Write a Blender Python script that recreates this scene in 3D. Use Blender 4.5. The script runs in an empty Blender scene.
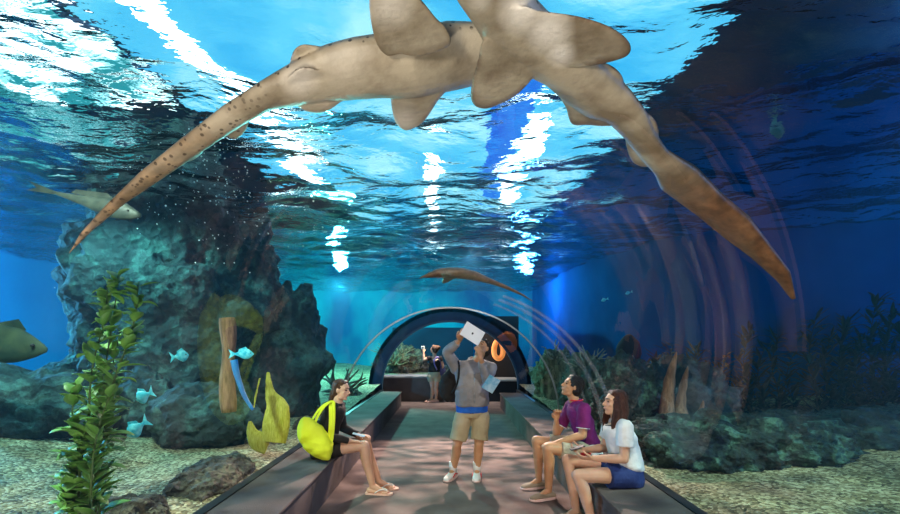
import bpy, bmesh, math, random
import numpy as np
from mathutils import Vector as V, Matrix, noise
S = bpy.context.scene
COL = S.collection
FP = 450.0; CZ = 1.55; VY = 344.0
R_T = 1.79; ZC = 0.36          # tunnel radius and the height of its axis
def P(px, py, Y): return V(((px-450)/FP*Y, Y, CZ+(VY-py)/FP*Y))
rnd = random.Random(7)

# ------------------------------------------------------------------ view
S.view_settings.view_transform = 'Standard'; S.view_settings.look = 'None'
S.view_settings.gamma = 1; S.view_settings.exposure = .12
S.cycles.max_bounces = 12; S.cycles.transparent_max_bounces = 16; S.cycles.use_denoising = True
S.cycles.caustics_reflective = False; S.cycles.caustics_refractive = False
S.cycles.sample_clamp_indirect = 4
cd = bpy.data.cameras.new('camera'); cam = bpy.data.objects.new('camera', cd); COL.objects.link(cam)
cd.sensor_width = 36; cd.lens = FP/900*36; cd.shift_y = (VY-257)/900
cam.location = (0, 0, CZ); cam.rotation_euler = (math.pi/2, 0, 0); cd.clip_start = .05
S.camera = cam
w = bpy.data.worlds.new('world'); S.world = w; w.use_nodes = True
w.node_tree.nodes['Background'].inputs[0].default_value = (.10, .35, .6, 1)
w.node_tree.nodes['Background'].inputs[1].default_value = .25

# ------------------------------------------------------------------ materials
def nt(name):
    m = bpy.data.materials.new(name); m.use_nodes = True
    t = m.node_tree; t.nodes.clear()
    out = t.nodes.new('ShaderNodeOutputMaterial')
    return m, t, out
def N(t, kind, **kw):
    n = t.nodes.new('ShaderNode'+kind)
    for k, v in kw.items(): setattr(n, k, v)
    return n
def coords(t, scale=(1, 1, 1), kind='Object'):
    tc = N(t, 'TexCoord'); mp = N(t, 'Mapping'); mp.inputs['Scale'].default_value = scale
    t.links.new(tc.outputs[kind], mp.inputs[0]); return mp.outputs[0]
def ramp(t, fac, stops):
    r = N(t, 'ValToRGB'); e = r.color_ramp.elements
    while len(e) > 1: e.remove(e[-1])
    for i, (p, c) in enumerate(stops):
        x = e[0] if i == 0 else e.new(p)
        x.position = p; x.color = (*c, 1) if len(c) == 3 else c
    t.links.new(fac, r.inputs[0]); return r.outputs[0]
def mat(name, c1, c2=None, scale=6, rough=.7, bump=.0, bscale=None, detail=6, spec=.3, metal=0, lo=.35, hi=.65, stretch=(1, 1, 1), sss=0, emit=0, mid=None, sheen=0):
    m, t, out = nt(name); L = t.links
    b = N(t, 'BsdfPrincipled'); L.new(b.outputs[0], out.inputs[0])
    b.inputs['Roughness'].default_value = rough; b.inputs['Specular IOR Level'].default_value = spec
    b.inputs['Metallic'].default_value = metal
    if sss:
        b.inputs['Subsurface Weight'].default_value = sss; b.inputs['Subsurface Radius'].default_value = (.02, .008, .004)
        b.inputs['Subsurface Scale'].default_value = .5
    if sheen: b.inputs['Sheen Weight'].default_value = sheen
    if c2 is None: c2 = tuple(min(1, x*1.15) for x in c1)
    co = coords(t, stretch)
    n = N(t, 'TexNoise'); n.inputs['Scale'].default_value = scale; n.inputs['Detail'].default_value = detail
    L.new(co, n.inputs['Vector'])
    st = [(lo, c1), (hi, c2)] if mid is None else [(lo, c1), ((lo+hi)/2, mid), (hi, c2)]
    cc = ramp(t, n.outputs['Fac'], st); L.new(cc, b.inputs['Base Color'])
    if emit:
        L.new(cc, b.inputs['Emission Color']); b.inputs['Emission Strength'].default_value = emit
    if bump:
        n2 = N(t, 'TexNoise'); n2.inputs['Scale'].default_value = bscale or scale*3; n2.inputs['Detail'].default_value = 8
        L.new(co, n2.inputs['Vector'])
        bp = N(t, 'Bump'); bp.inputs['Strength'].default_value = bump; bp.inputs['Distance'].default_value = .03
        L.new(n2.outputs['Fac'], bp.inputs['Height']); L.new(bp.outputs[0], b.inputs['Normal'])
    return m
def m_rock(name, dark, light, algae, scale=2.2, bump=1.0):
    m, t, out = nt(name); L = t.links
    b = N(t, 'BsdfPrincipled'); L.new(b.outputs[0], out.inputs[0]); b.inputs['Roughness'].default_value = .85
    co = coords(t)
    n = N(t, 'TexNoise'); n.inputs['Scale'].default_value = scale; n.inputs['Detail'].default_value = 12; n.inputs['Roughness'].default_value = .68
    L.new(co, n.inputs['Vector'])
    a = ramp(t, n.outputs['Fac'], [(.38, dark), (.52, light), (.62, algae), (.72, dark)])
    L.new(a, b.inputs['Base Color'])
    v = N(t, 'TexVoronoi'); v.inputs['Scale'].default_value = scale*4; L.new(co, v.inputs['Vector'])
    ad = N(t, 'Math', operation='ADD'); n2 = N(t, 'TexNoise'); n2.inputs['Scale'].default_value = scale*5; n2.inputs['Detail'].default_value = 10
    L.new(co, n2.inputs['Vector']); L.new(n2.outputs['Fac'], ad.inputs[0]); L.new(v.outputs['Distance'], ad.inputs[1])
    bp = N(t, 'Bump'); bp.inputs['Strength'].default_value = bump; bp.inputs['Distance'].default_value = .06
    L.new(ad.outputs[0], bp.inputs['Height']); L.new(bp.outputs[0], b.inputs['Normal'])
    return m
def m_gravel():
    m, t, out = nt('gravel'); L = t.links
    b = N(t, 'BsdfPrincipled'); L.new(b.outputs[0], out.inputs[0]); b.inputs['Roughness'].default_value = .8
    co = coords(t)
    v = N(t, 'TexVoronoi'); v.inputs['Scale'].default_value = 42; L.new(co, v.inputs['Vector'])
    s = N(t, 'SeparateColor'); L.new(v.outputs['Color'], s.inputs[0])
    c = ramp(t, s.outputs[0], [(0, (.07, .055, .02)), (.3, (.24, .19, .09)), (.6, (.42, .35, .19)), (.9, (.70, .64, .42))])
    n = N(t, 'TexNoise'); n.inputs['Scale'].default_value = 1.3; L.new(co, n.inputs['Vector'])
    mx = N(t, 'Mix', data_type='RGBA', blend_type='MULTIPLY'); mx.inputs[0].default_value = .8
    L.new(c, mx.inputs[6]); L.new(ramp(t, n.outputs['Fac'], [(.35, (.45, .5, .42)), (.6, (1, 1, 1))]), mx.inputs[7])
    L.new(mx.outputs[2], b.inputs['Base Color'])
    bp = N(t, 'Bump'); bp.invert = True; bp.inputs['Strength'].default_value = 1; bp.inputs['Distance'].default_value = .02
    L.new(v.outputs['Distance'], bp.inputs['Height']); L.new(bp.outputs[0], b.inputs['Normal'])
    return m
def m_emit(name, stops, scale, strength, kind='Object', detail=4, stretch=(1, 1, 1)):
    m, t, out = nt(name); L = t.links
    e = N(t, 'Emission'); L.new(e.outputs[0], out.inputs[0]); e.inputs[1].default_value = strength
    n = N(t, 'TexNoise'); n.inputs['Scale'].default_value = scale; n.inputs['Detail'].default_value = detail
    L.new(coords(t, stretch, kind), n.inputs['Vector']); L.new(ramp(t, n.outputs['Fac'], stops), e.inputs[0])
    return m
def m_clear(name, tint=(.97, .99, 1), refl=.5, maxr=.5, rough=0.0):
    m, t, out = nt(name); L = t.links
    tr = N(t, 'BsdfTransparent'); tr.inputs[0].default_value = (*tint, 1)
    g = N(t, 'BsdfGlossy'); g.inputs['Roughness'].default_value = rough
    f = N(t, 'Fresnel'); f.inputs[0].default_value = 1.33
    mu = N(t, 'Math', operation='MULTIPLY'); mu.inputs[1].default_value = refl; L.new(f.outputs[0], mu.inputs[0])
    mn = N(t, 'Math', operation='MINIMUM'); mn.inputs[1].default_value = maxr; L.new(mu.outputs[0], mn.inputs[0])
    mx = N(t, 'MixShader'); L.new(mn.outputs[0], mx.inputs[0]); L.new(tr.outputs[0], mx.inputs[1]); L.new(g.outputs[0], mx.inputs[2])
    L.new(mx.outputs[0], out.inputs[0]); return m
def m_haze(name, col, alpha, rough=.5):
    m, t, out = nt(name); L = t.links
    tr = N(t, 'BsdfTransparent'); d = N(t, 'BsdfPrincipled'); d.inputs['Base Color'].default_value = (*col, 1); d.inputs['Roughness'].default_value = rough
    mx = N(t, 'MixShader'); mx.inputs[0].default_value = alpha
    L.new(tr.outputs[0], mx.inputs[1]); L.new(d.outputs[0], mx.inputs[2]); L.new(mx.outputs[0], out.inputs[0]); return m
def m_water():
    m, t, out = nt('water'); L = t.links
    co = coords(t)
    def wav(sc, st):
        n = N(t, 'TexNoise'); n.inputs['Scale'].default_value = sc; n.inputs['Detail'].default_value = 3; n.inputs['Roughness'].default_value = .45
        mp = N(t, 'Mapping'); mp.inputs['Scale'].default_value = st; L.new(co, mp.inputs[0]); L.new(mp.outputs[0], n.inputs['Vector']); return n.outputs['Fac']
    ad = N(t, 'Math', operation='ADD'); L.new(wav(5, (1, 1.6, 1)), ad.inputs[0]); L.new(wav(1.5, (1, 1.5, 1)), ad.inputs[1])
    bp = N(t, 'Bump'); bp.inputs['Strength'].default_value = .55; bp.inputs['Distance'].default_value = .06
    L.new(ad.outputs[0], bp.inputs['Height'])
    lw = N(t, 'LayerWeight'); L.new(bp.outputs[0], lw.inputs['Normal'])
    fac = ramp(t, lw.outputs['Facing'], [(.0, (.03,)*3), (.60, (.07,)*3), (.74, (.30,)*3), (.90, (.90,)*3)])
    rf = N(t, 'BsdfRefraction'); rf.inputs['IOR'].default_value = 1.045; rf.inputs['Color'].default_value = (.92, 1, 1, 1); rf.inputs['Roughness'].default_value = 0
    gl = N(t, 'BsdfGlossy'); gl.inputs['Roughness'].default_value = 0; gl.inputs['Color'].default_value = (.9, .97, 1, 1)
    L.new(bp.outputs[0], rf.inputs['Normal']); L.new(bp.outputs[0], gl.inputs['Normal'])
    mx = N(t, 'MixShader'); L.new(fac, mx.inputs[0]); L.new(rf.outputs[0], mx.inputs[1]); L.new(gl.outputs[0], mx.inputs[2])
    L.new(mx.outputs[0], out.inputs[0]); return m
def m_shark(name, belly, belly2, back, tail):
    m, t, out = nt(name); L = t.links
    b = N(t, 'BsdfPrincipled'); L.new(b.outputs[0], out.inputs[0]); b.inputs['Roughness'].default_value = .45
    b.inputs['Specular IOR Level'].default_value = .35
    co = coords(t)
    def nz(sc, d=6):
        n = N(t, 'TexNoise'); n.inputs['Scale'].default_value = sc; n.inputs['Detail'].default_value = d; L.new(co, n.inputs['Vector']); return n.outputs['Fac']
    base = ramp(t, nz(9), [(.36, belly2), (.58, belly)])
    att = N(t, 'Attribute'); att.attribute_name = 'tone'   # R back colouring, G tail colouring, B how spotted
    s = N(t, 'SeparateColor'); L.new(att.outputs['Color'], s.inputs[0])
    def mix(f, a, c):
        x = N(t, 'Mix', data_type='RGBA'); L.new(f, x.inputs[0])
        for i, q in ((6, a), (7, c)):
            if isinstance(q, tuple): x.inputs[i].default_value = (*q, 1)
            else: L.new(q, x.inputs[i])
        return x.outputs[2]
    c = mix(s.outputs[0], base, back)
    tl = ramp(t, nz(26, 10), [(.35, tuple(.45*q for q in tail)), (.55, tail), (.7, tuple(min(1, 1.6*q) for q in tail))])
    c = mix(s.outputs[1], c, tl)
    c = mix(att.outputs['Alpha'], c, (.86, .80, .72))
    v = N(t, 'TexVoronoi'); v.inputs['Scale'].default_value = 62; L.new(co, v.inputs['Vector'])
    sp = ramp(t, v.outputs['Distance'], [(.24, (1, 1, 1)), (.32, (0, 0, 0))])
    mu = N(t, 'Math', operation='MULTIPLY'); L.new(sp, mu.inputs[0]); L.new(s.outputs[2], mu.inputs[1])
    c = mix(mu.outputs[0], c, (.045, .03, .02))
    L.new(c, b.inputs['Base Color'])
    bp = N(t, 'Bump'); bp.inputs['Strength'].default_value = .25; bp.inputs['Distance'].default_value = .01; L.new(nz(60), bp.inputs['Height']); L.new(bp.outputs[0], b.inputs['Normal'])
    return m

# ------------------------------------------------------------------ objects
def tag(o, label=None, cat=None, group=None, kind=None):
    for k, v in (('label', label), ('category', cat), ('group', group), ('kind', kind)):
        if v: o[k] = v
    return o
def thing(name, label, cat, loc=(0, 0, 0), group=None):
    o = bpy.data.objects.new(name, None); COL.objects.link(o); o.location = loc; o.empty_display_size = .1
    return tag(o, label, cat, group)
def smooth(me): me.polygons.foreach_set('use_smooth', [True]*len(me.polygons))
def link(name, me, m, parent=None, sm=True):
    o = bpy.data.objects.new(name, me); COL.objects.link(o)
    if m: me.materials.clear(); me.materials.append(m)
    if sm: smooth(me)
    if parent:
        o.parent = parent
        q = parent; off = V()
        while q: off += q.location; q = q.parent
        o.location = -off
    return o
def origin(o, loc):
    """mesh given in world coordinates: move the origin to loc"""
    loc = V(loc); o.data.transform(Matrix.Translation(-loc)); o.location = o.location+loc; return o
def obj(name, bm, m, parent=None, sm=True, base=None):
    bmesh.ops.recalc_face_normals(bm, faces=bm.faces)
    me = bpy.data.meshes.new(name); bm.to_mesh(me); bm.free()
    o = link(name, me, m, parent, sm)
    if base is not None: origin(o, base)
    return o
def B(): return bmesh.new()
TRASH = []
def remesh(bm, voxel, sm=4, wr=0, wsc=14):
    """one continuous skin around all the volumes in bm"""
    bmesh.ops.recalc_face_normals(bm, faces=bm.faces)
    me = bpy.data.meshes.new('tmp'); bm.to_mesh(me); bm.free()
    o = bpy.data.objects.new('tmp', me); COL.objects.link(o)
    r = o.modifiers.new('r', 'REMESH'); r.mode = 'VOXEL'; r.voxel_size = voxel
    if sm:
        s = o.modifiers.new('s', 'SMOOTH'); s.factor = .5; s.iterations = sm
    dg = bpy.context.evaluated_depsgraph_get(); res = bpy.data.meshes.new_from_object(o.evaluated_get(dg))
    COL.objects.unlink(o); TRASH.extend((o, me))
    if wr:
        co = np.empty(len(res.vertices)*3); res.vertices.foreach_get('co', co)
        no = np.empty(len(res.vertices)*3); res.vertices.foreach_get('normal', no); co = co.reshape(-1, 3)
        k = np.array([noise.noise(V(c)*wsc)+.5*noise.noise(V(c)*wsc*2.3) for c in co])
        res.vertices.foreach_set('co', (co+no.reshape(-1, 3)*(wr*k)[:, None]).ravel())
    return res
def rings(bm, R, cap=True, seg=16, closed=False):
    """loft: R = list of (centre, u, v)"""
    L = []
    for c, u, v in R:
        L.append([bm.verts.new(c+u*math.cos(a)+v*math.sin(a)) for a in (2*math.pi*k/seg for k in range(seg))])
    for A, C in zip(L, L[1:]):
        for k in range(seg): bm.faces.new((A[k], A[(k+1) % seg], C[(k+1) % seg], C[k]))
    if cap:
        bm.faces.new(L[0][::-1]); bm.faces.new(L[-1])
def frame(d, up=V((0, 0, 1))):
    d = d.normalized(); u = d.cross(up)
    if u.length < 1e-3: u = d.cross(V((1, 0, 0)))
    u.normalize(); return u, d.cross(u).normalized()*-1
def cap(bm, a, b, ra, rb, seg=14, flat=0, sx=1, sy=1, up=V((0, 0, 1))):
    """tapered limb; flat bit 1 = flat at a, bit 2 = flat at b"""
    a, b = V(a), V(b); d = (b-a).normalized(); u, v = frame(d, up); R = []
    if not flat & 1:
        for k in (1, 2, 3): t = math.pi/2*(1-k/4); R.append((a-d*ra*math.sin(t), u*ra*math.cos(t)*sx, v*ra*math.cos(t)*sy))
    R += [(a, u*ra*sx, v*ra*sy), (b, u*rb*sx, v*rb*sy)]
    if not flat & 2:
        for k in (3, 2, 1): t = math.pi/2*(1-k/4); R.append((b+d*rb*math.sin(t), u*rb*math.cos(t)*sx, v*rb*math.cos(t)*sy))
    rings(bm, R, seg=seg)
def ell(bm, c, u, v, w_, seg=16, n=10):
    R = []
    for k in range(1, n): a = math.pi*k/n; R.append((V(c)-w_*math.cos(a), u*math.sin(a), v*math.sin(a)))
    rings(bm, R, seg=seg)
def tube(bm, pts, rad, seg=8, sub=1):
    pts = [V(p) for p in pts]; R = []
    if sub > 1: pts = spline(pts, sub)
    n = len(pts); u = frame(pts[1]-pts[0])[0]
    for i, p in enumerate(pts):
        d = (pts[min(i+1, n-1)]-pts[max(i-1, 0)]).normalized(); u = (u-d*u.dot(d)).normalized(); v = d.cross(u)
        r = rad(i/(n-1)) if callable(rad) else rad
        R.append((p, u*r, v*r))
    rings(bm, R, seg=seg)
def spline(pts, sub):
    out = []; n = len(pts)
    for i in range(n-1):
        a, b, c, d = pts[max(i-1, 0)], pts[i], pts[i+1], pts[min(i+2, n-1)]
        for k in range(sub):
            t = k/sub
            out.append(.5*((2*b)+(c-a)*t+(2*a-5*b+4*c-d)*t*t+(3*b-a-3*c+d)*t**3))
    out.append(pts[-1]); return out
def box(bm, x0, x1, y0, y1, z0, z1, M=None, bev=0):
    r = bmesh.ops.create_cube(bm, size=1, matrix=Matrix.Translation(((x0+x1)/2, (y0+y1)/2, (z0+z1)/2)) @ Matrix.Diagonal((x1-x0, y1-y0, z1-z0, 1)))
    if bev:
        es = {e for v in r['verts'] for e in v.link_edges}
        r2 = bmesh.ops.bevel(bm, geom=list(es), offset=bev, segments=2, affect='EDGES', profile=.5)
        vs = list({v for f in r2['faces'] for v in f.verts} | {v for v in r['verts'] if v.is_valid})
    else: vs = r['verts']
    if M is not None: bmesh.ops.transform(bm, matrix=M, verts=vs)
def struct(name, bm, m, sm=False, label=None):
    o = obj(name, bm, m, sm=sm); o['kind'] = 'structure'
    if label: o['label'] = label
    return o

# palette
M = {}
M['carpet'] = mat('carpet', (.13, .095, .088), (.20, .155, .145), scale=3, rough=.9, bump=.35, bscale=160)
M['bench'] = mat('bench_carpet', (.085, .064, .062), (.14, .112, .106), scale=2.5, rough=.85, bump=.3, bscale=120)
M['dark'] = mat('dark_metal', (.015, .017, .02), rough=.45)
M['steel'] = mat('steel', (.32, .35, .36), rough=.3, metal=.8)
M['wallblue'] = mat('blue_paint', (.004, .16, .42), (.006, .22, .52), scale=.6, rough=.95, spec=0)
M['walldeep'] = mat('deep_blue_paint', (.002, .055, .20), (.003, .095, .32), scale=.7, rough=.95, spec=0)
M['wallteal'] = mat('teal_paint', (.003, .08, .22), (.010, .36, .44), scale=.55, lo=.38, hi=.66, stretch=(1, 1, .6), rough=.95, spec=0)
M['black'] = mat('black_wall', (.012, .011, .013), rough=.8)
M['rock'] = m_rock('rock', (.006, .012, .014), (.028, .050, .050), (.08, .17, .15))
M['rock2'] = m_rock('brown_rock', (.022, .018, .014), (.09, .072, .05), (.20, .17, .11), scale=5)
M['rock3'] = m_rock('green_rock', (.004, .008, .007), (.020, .040, .032), (.11, .23, .17), scale=4)
M['gravel'] = m_gravel()
M['water'] = m_water()
M['acrylic'] = m_clear('acrylic', tint=(.97, .99, 1), refl=.12, maxr=.075)
M['rib_reflection'] = m_haze('reflection_band', (.45, .42, .45), .15)

# ------------------------------------------------------------------ the setting
def spline_(pts, sub):
    out = []; n = len(pts)
    for i in range(n-1):
        a, b, c, d = pts[max(i-1, 0)], pts[i], pts[i+1], pts[min(i+2, n-1)]
        for k in range(sub):
            t = k/sub; out.append(.5*((2*b)+(c-a)*t+(2*a-5*b+4*c-d)*t*t+(3*b-a-3*c+d)*t**3))
    out.append(pts[-1]); return out
bm = B(); box(bm, -1.25, 1.25, -2, 12.5, -.1, 0); box(bm, -3, 3, 11.0, 13.4, -.1, -.001); struct('floor', bm, M['carpet'])
def grid(x0, x1, y0, y1, nx, ny, zf):
    bm = B(); vs = [[bm.verts.new((x, y, zf(x, y))) for x in np.linspace(x0, x1, nx)] for y in np.linspace(y0, y1, ny)]
    for j in range(ny-1):
        for i in range(nx-1): bm.faces.new((vs[j][i], vs[j][i+1], vs[j+1][i+1], vs[j+1][i]))
    return bm
def gz(x, y):
    d = abs(x)-1.9
    return .33-.0*abs(x)+.05*min(1,max(0,d+.1)*2)*noise.noise(V((x*.7, y*.7, 0)))+.02*noise.noise(V((x*3, y*3, 1)))+max(0, min(.30, (d-1.2)*.10))+max(0, y-6)*.03
WX = 10; YB = 17.5
o = struct('gravel_bed', grid(-WX, -1.80, -2, YB, 90, 190, gz), M['gravel'], sm=True); o['kind'] = 'stuff'
tag(o, 'pale yellow pebble gravel covering the tank floor left of the walkway', 'gravel')
bm = grid(1.80, WX, -2, YB, 90, 190, gz); WC = ((3.2, YB), (3.3, 13), (3.7, 10), (4.6, 8.4), (6.4, 7.5), (8.6, 6.8), (WX, 5.6))
far_ = [v for v in bm.verts if v.co.y > np.interp(v.co.x, [a for a, b in WC], [b for a, b in WC])+.08]
bmesh.ops.delete(bm, geom=far_, context='VERTS')
o = struct('gravel_bed', bm, M['gravel'], sm=True); o['kind'] = 'stuff'
tag(o, 'green-tinted pebble gravel covering the tank floor right of the walkway', 'gravel')
HS = 3.6
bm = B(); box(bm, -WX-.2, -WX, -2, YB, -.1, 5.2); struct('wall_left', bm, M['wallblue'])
bm = B(); WP = [V((a, b, 0)) for a, b in ((WX, -2), (WX, 5.6), (8.6, 6.8), (6.4, 7.5), (4.6, 8.4), (3.7, 10), (3.3, 13), (3.2, YB))]
WP = WP[:2]+spline_(WP[1:], 6)
for A, C in zip(WP, WP[1:]):
    bm.faces.new([bm.verts.new(q) for q in (A+V((0, 0, -.1)), C+V((0, 0, -.1)), C+V((0, 0, 5.2)), A+V((0, 0, 5.2)))])
bmesh.ops.remove_doubles(bm, verts=bm.verts, dist=.001)
r_ = bmesh.ops.extrude_face_region(bm, geom=bm.faces[:]); bmesh.ops.translate(bm, vec=(.15, .15, 0), verts=[v for v in r_['geom'] if isinstance(v, bmesh.types.BMVert)])
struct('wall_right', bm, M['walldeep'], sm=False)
bm = B(); box(bm, -WX-.2, -1, YB, YB+.2, -.1, 5.2); struct('wall_back_left', bm, M['wallteal'])
bm = B(); box(bm, -1, WX+.2, YB, YB+.2, -.1, 5.2); struct('wall_back_right', bm, M['wallteal'])
bm = B(); box(bm, -WX-.2, WX+.2, -2.2, -2, -.1, 5.2); struct('wall_front', bm, M['black'])
bm = B(); box(bm, -WX, WX, -2, YB, -.2, -.12); struct('floor_tank', bm, M['black'])
bm = B(); box(bm, -WX-.2, WX+.2, -2.2, YB+.2, 5.2, 5.4); struct('ceiling', bm, mat('roof', (.008, .05, .12), rough=.9))
# skylights of the hall above the tank, and added glow panels
def panel(x0, x1, y0, y1, z, m, name, lab):
    bm = B(); box(bm, x0, x1, y0, y1, z, z+.06); o = obj(name, bm, m, sm=False); o['kind'] = 'structure'; o['label'] = lab; return o
sky = m_emit('skylight', [(.3, (.02, .36, .72)), (.5, (.11, .55, .80)), (.66, (.42, .78, .88))], .55, 1.35, detail=5)
panel(-3.22, 3.3, -1, 16.5, 5.1, sky, 'trim_1', 'blue-tinted skylight over the tank')
whi = m_emit('bright_skylight', [(.3, (.75, .95, 1)), (.6, (1, 1, 1))], 1, 5)
panel(-3.62, -3.28, 4.2, 12, 5.1, whi, 'window_5', 'narrow bright skylight strip over the left side of the tank')
whs = m_emit('dappled_skylight', [(.44, (.01, .12, .14)), (.50, (.25, .55, .60)), (.56, (1, 1, 1))], 1.7, 3, detail=6, stretch=(1, .7, 1))
panel(-4.30, -3.66, 2.2, 11, 5.1, sky, 'window_10', 'blue skylight between two white ones')
panel(-6.8, -4.55, 2.2, 7.4, 5.1, whs, 'window_1', 'bright white skylight over the left side of the tank')

roy = m_emit('royal_blue_glow', [(.35, (.01, .12, .75)), (.6, (.03, .28, .9))], 2, 1.1)  # added blue glow for the streak on the water surface
panel(.75, 1.35, 6.2, 13, 5.06, roy, 'window_6', 'added royal blue glow strip over the tunnel')
panel(1.42, 1.80, 7.6, 14, 5.06, whi, 'window_7', 'added white glow strip right of the royal blue one')  # this strip and the next are added for white glitter on the ripples
panel(-.62, -.32, 9.2, 15, 5.06, whi, 'window_8', 'added white glow strip over the middle of the tunnel')
cyn = m_emit('cyan_glow', [(.40, (.005, .10, .13)), (.52, (.04, .45, .50)), (.64, (.6, .95, 1))], 1.6, 1.1)  # added cyan glow for streaks on the left of the surface
panel(-9.8, -6.7, 3.5, 11, 5.07, cyn, 'window_9', 'added dappled cyan glow panel at the far left of the hall')
# water surface, rippled
def water_mesh():
    nx, ny = 520, 480; xs = np.linspace(-WX, WX, nx); ys = np.linspace(-2, YB, ny)
    X, Y = np.meshgrid(xs, ys); Z = np.full_like(X, HS); g = np.random.RandomState(3)
    for k in range(46):
        lam = .28*(9 ** (k/45.0)); a = g.uniform(0, 2*math.pi); kx, ky = math.cos(a)*2*math.pi/lam*.8, math.sin(a)*2*math.pi/lam*1.2
        Z += .0060*lam**.9*np.sin(kx*X+ky*Y+g.uniform(0, 6.28))
    v = np.stack([X, Y, Z], -1).reshape(-1, 3); i = np.arange(nx*ny).reshape(ny, nx)
    f = np.stack([i[:-1, :-1], i[:-1, 1:], i[1:, 1:], i[1:, :-1]], -1).reshape(-1, 4)
    me = bpy.data.meshes.new('water_surface'); me.from_pydata(v.tolist(), [], f.tolist()); return me
o = link('water_surface', water_mesh(), M['water']); o['kind'] = 'structure'; o['label'] = 'rippled water surface seen from below'

def water_body():
    bm = B(); n = 40; prof = [(WX-.01, .05), (WX-.01, HS-.12), (-WX+.01, HS-.12), (-WX+.01, .05), (-R_T-.015, .05)]
    prof += [((R_T+.012)*math.cos(math.pi*(1-k/n)), ZC+(R_T+.012)*math.sin(math.pi*(1-k/n))) for k in range(n+1)]+[(R_T+.015, .05)]
    A = [bm.verts.new((x, -1.98, z)) for x, z in prof]; C = [bm.verts.new((x, YB-.01, z)) for x, z in prof]
    bm.faces.new(A); bm.faces.new(C[::-1])
    for i in range(len(A)): j = (i+1) % len(A); bm.faces.new((A[i], C[i], C[j], A[j]))
    m, t, out = nt('water_haze'); vs = N(t, 'VolumeScatter'); va = N(t, 'VolumeAbsorption'); ad = N(t, 'AddShader')
    vs.inputs['Color'].default_value = (.12, .6, 1, 1); vs.inputs['Density'].default_value = .008
    va.inputs['Color'].default_value = (.05, .74, .92, 1); va.inputs['Density'].default_value = .05
    t.links.new(vs.outputs[0], ad.inputs[0]); t.links.new(va.outputs[0], ad.inputs[1]); t.links.new(ad.outputs[0], out.inputs['Volume'])
    o = obj('water', bm, m, sm=False); o['kind'] = 'structure'; o['label'] = 'hazy blue water filling the tank'
water_body()

# acrylic tunnel, its ribs and bands imitating rib reflections
def arc_strip(bm, r0, r1, y0, y1, a0=0, a1=math.pi, n=48):
    """curved slab between two radii"""
    R = []
    for k in range(n+1):
        a = a0+(a1-a0)*k/n; c, s = math.cos(a), math.sin(a)
        R.append([bm.verts.new((r*c, y, ZC+r*s)) for r, y in ((r0, y0), (r1, y0), (r1, y1), (r0, y1))])
    for A, C in zip(R, R[1:]):
        for k in range(4): bm.faces.new((A[k], A[(k+1) % 4], C[(k+1) % 4], C[k]))
    bm.faces.new(R[0]); bm.faces.new(R[-1][::-1])
Y_END = 11.7
def sheet(y0, y1, n=72, ny=2):
    bm = B(); R = [[bm.verts.new((R_T*math.cos(math.pi*k/n), y, ZC+R_T*math.sin(math.pi*k/n))) for k in range(n+1)] for y in np.linspace(y0, y1, ny)]
    for A, C in zip(R, R[1:]):
        for k in range(n): bm.faces.new((A[k], A[k+1], C[k+1], C[k]))
    return bm
for i, (a, b) in enumerate(((-2, 7.4), (7.4, Y_END))):
    o = struct('window_%d' % (i+2), sheet(a, b), M['acrylic'], sm=True)
    o['label'] = ('near', 'far')[i]+' clear curved acrylic tunnel panel'
for i, (y, th, m_) in enumerate(((7.4, .02, M['steel']), (Y_END, .09, mat('portal_frame', (.02, .06, .10), rough=.4)))):
    bm = B(); arc_strip(bm, R_T-.012-(.02 if i else 0), R_T+.012, y-th/2, y+th/2); struct('trim_%d' % (i+2), bm, m_, sm=False)['label'] = ('slim metal rib around the tunnel', 'dark arch frame at the tunnel end')[i]
for i, y in enumerate((4.75, 5.15, 5.75)):  # translucent bands imitate reflections of the rib
    bm = B(); arc_strip(bm, R_T-.006, R_T+.012, y, y+(.09, .13, .10)[i], a0=.0, a1=1.25)
    struct('trim_%d' % (i+4), bm, M['rib_reflection'], sm=False)['label'] = 'pale joint band between tunnel panels'
# channels the acrylic stands in
for s, nm in ((-1, 'left'), (1, 'right')):
    bm = B(); x0, x1 = sorted((s*1.722, s*1.80)); box(bm, x0, x1, -2, Y_END, .0, .366)
    struct('baseboard_'+nm, bm, M['dark'])['label'] = 'black channel holding the tunnel acrylic'
# benches
for s, nm in ((-1, 'left'), (1, 'right')):
    t = thing('bench', 'long low dark grey carpeted bench along the %s side of the walkway' % nm, 'bench', (s*1.46, 5, 0), 'walkway benches')
    bm = B(); x0, x1 = sorted((s*1.20, s*1.72))
    y1 = 11.3 if s < 0 else 11.0
    box(bm, x0, x1, -2, y1, .335, .36, bev=.008); obj('seat', bm, M['bench'], t, sm=False)
    bm = B(); x0, x1 = sorted((s*1.225, s*1.715)); y = -2
    while y < y1-.1:
        ye = min(y+1.2, y1-.02); box(bm, x0, x1, y+.004, ye-.004, 0, .334, bev=.006); y = ye
    obj('base', bm, M['bench'], t, sm=False)
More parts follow.
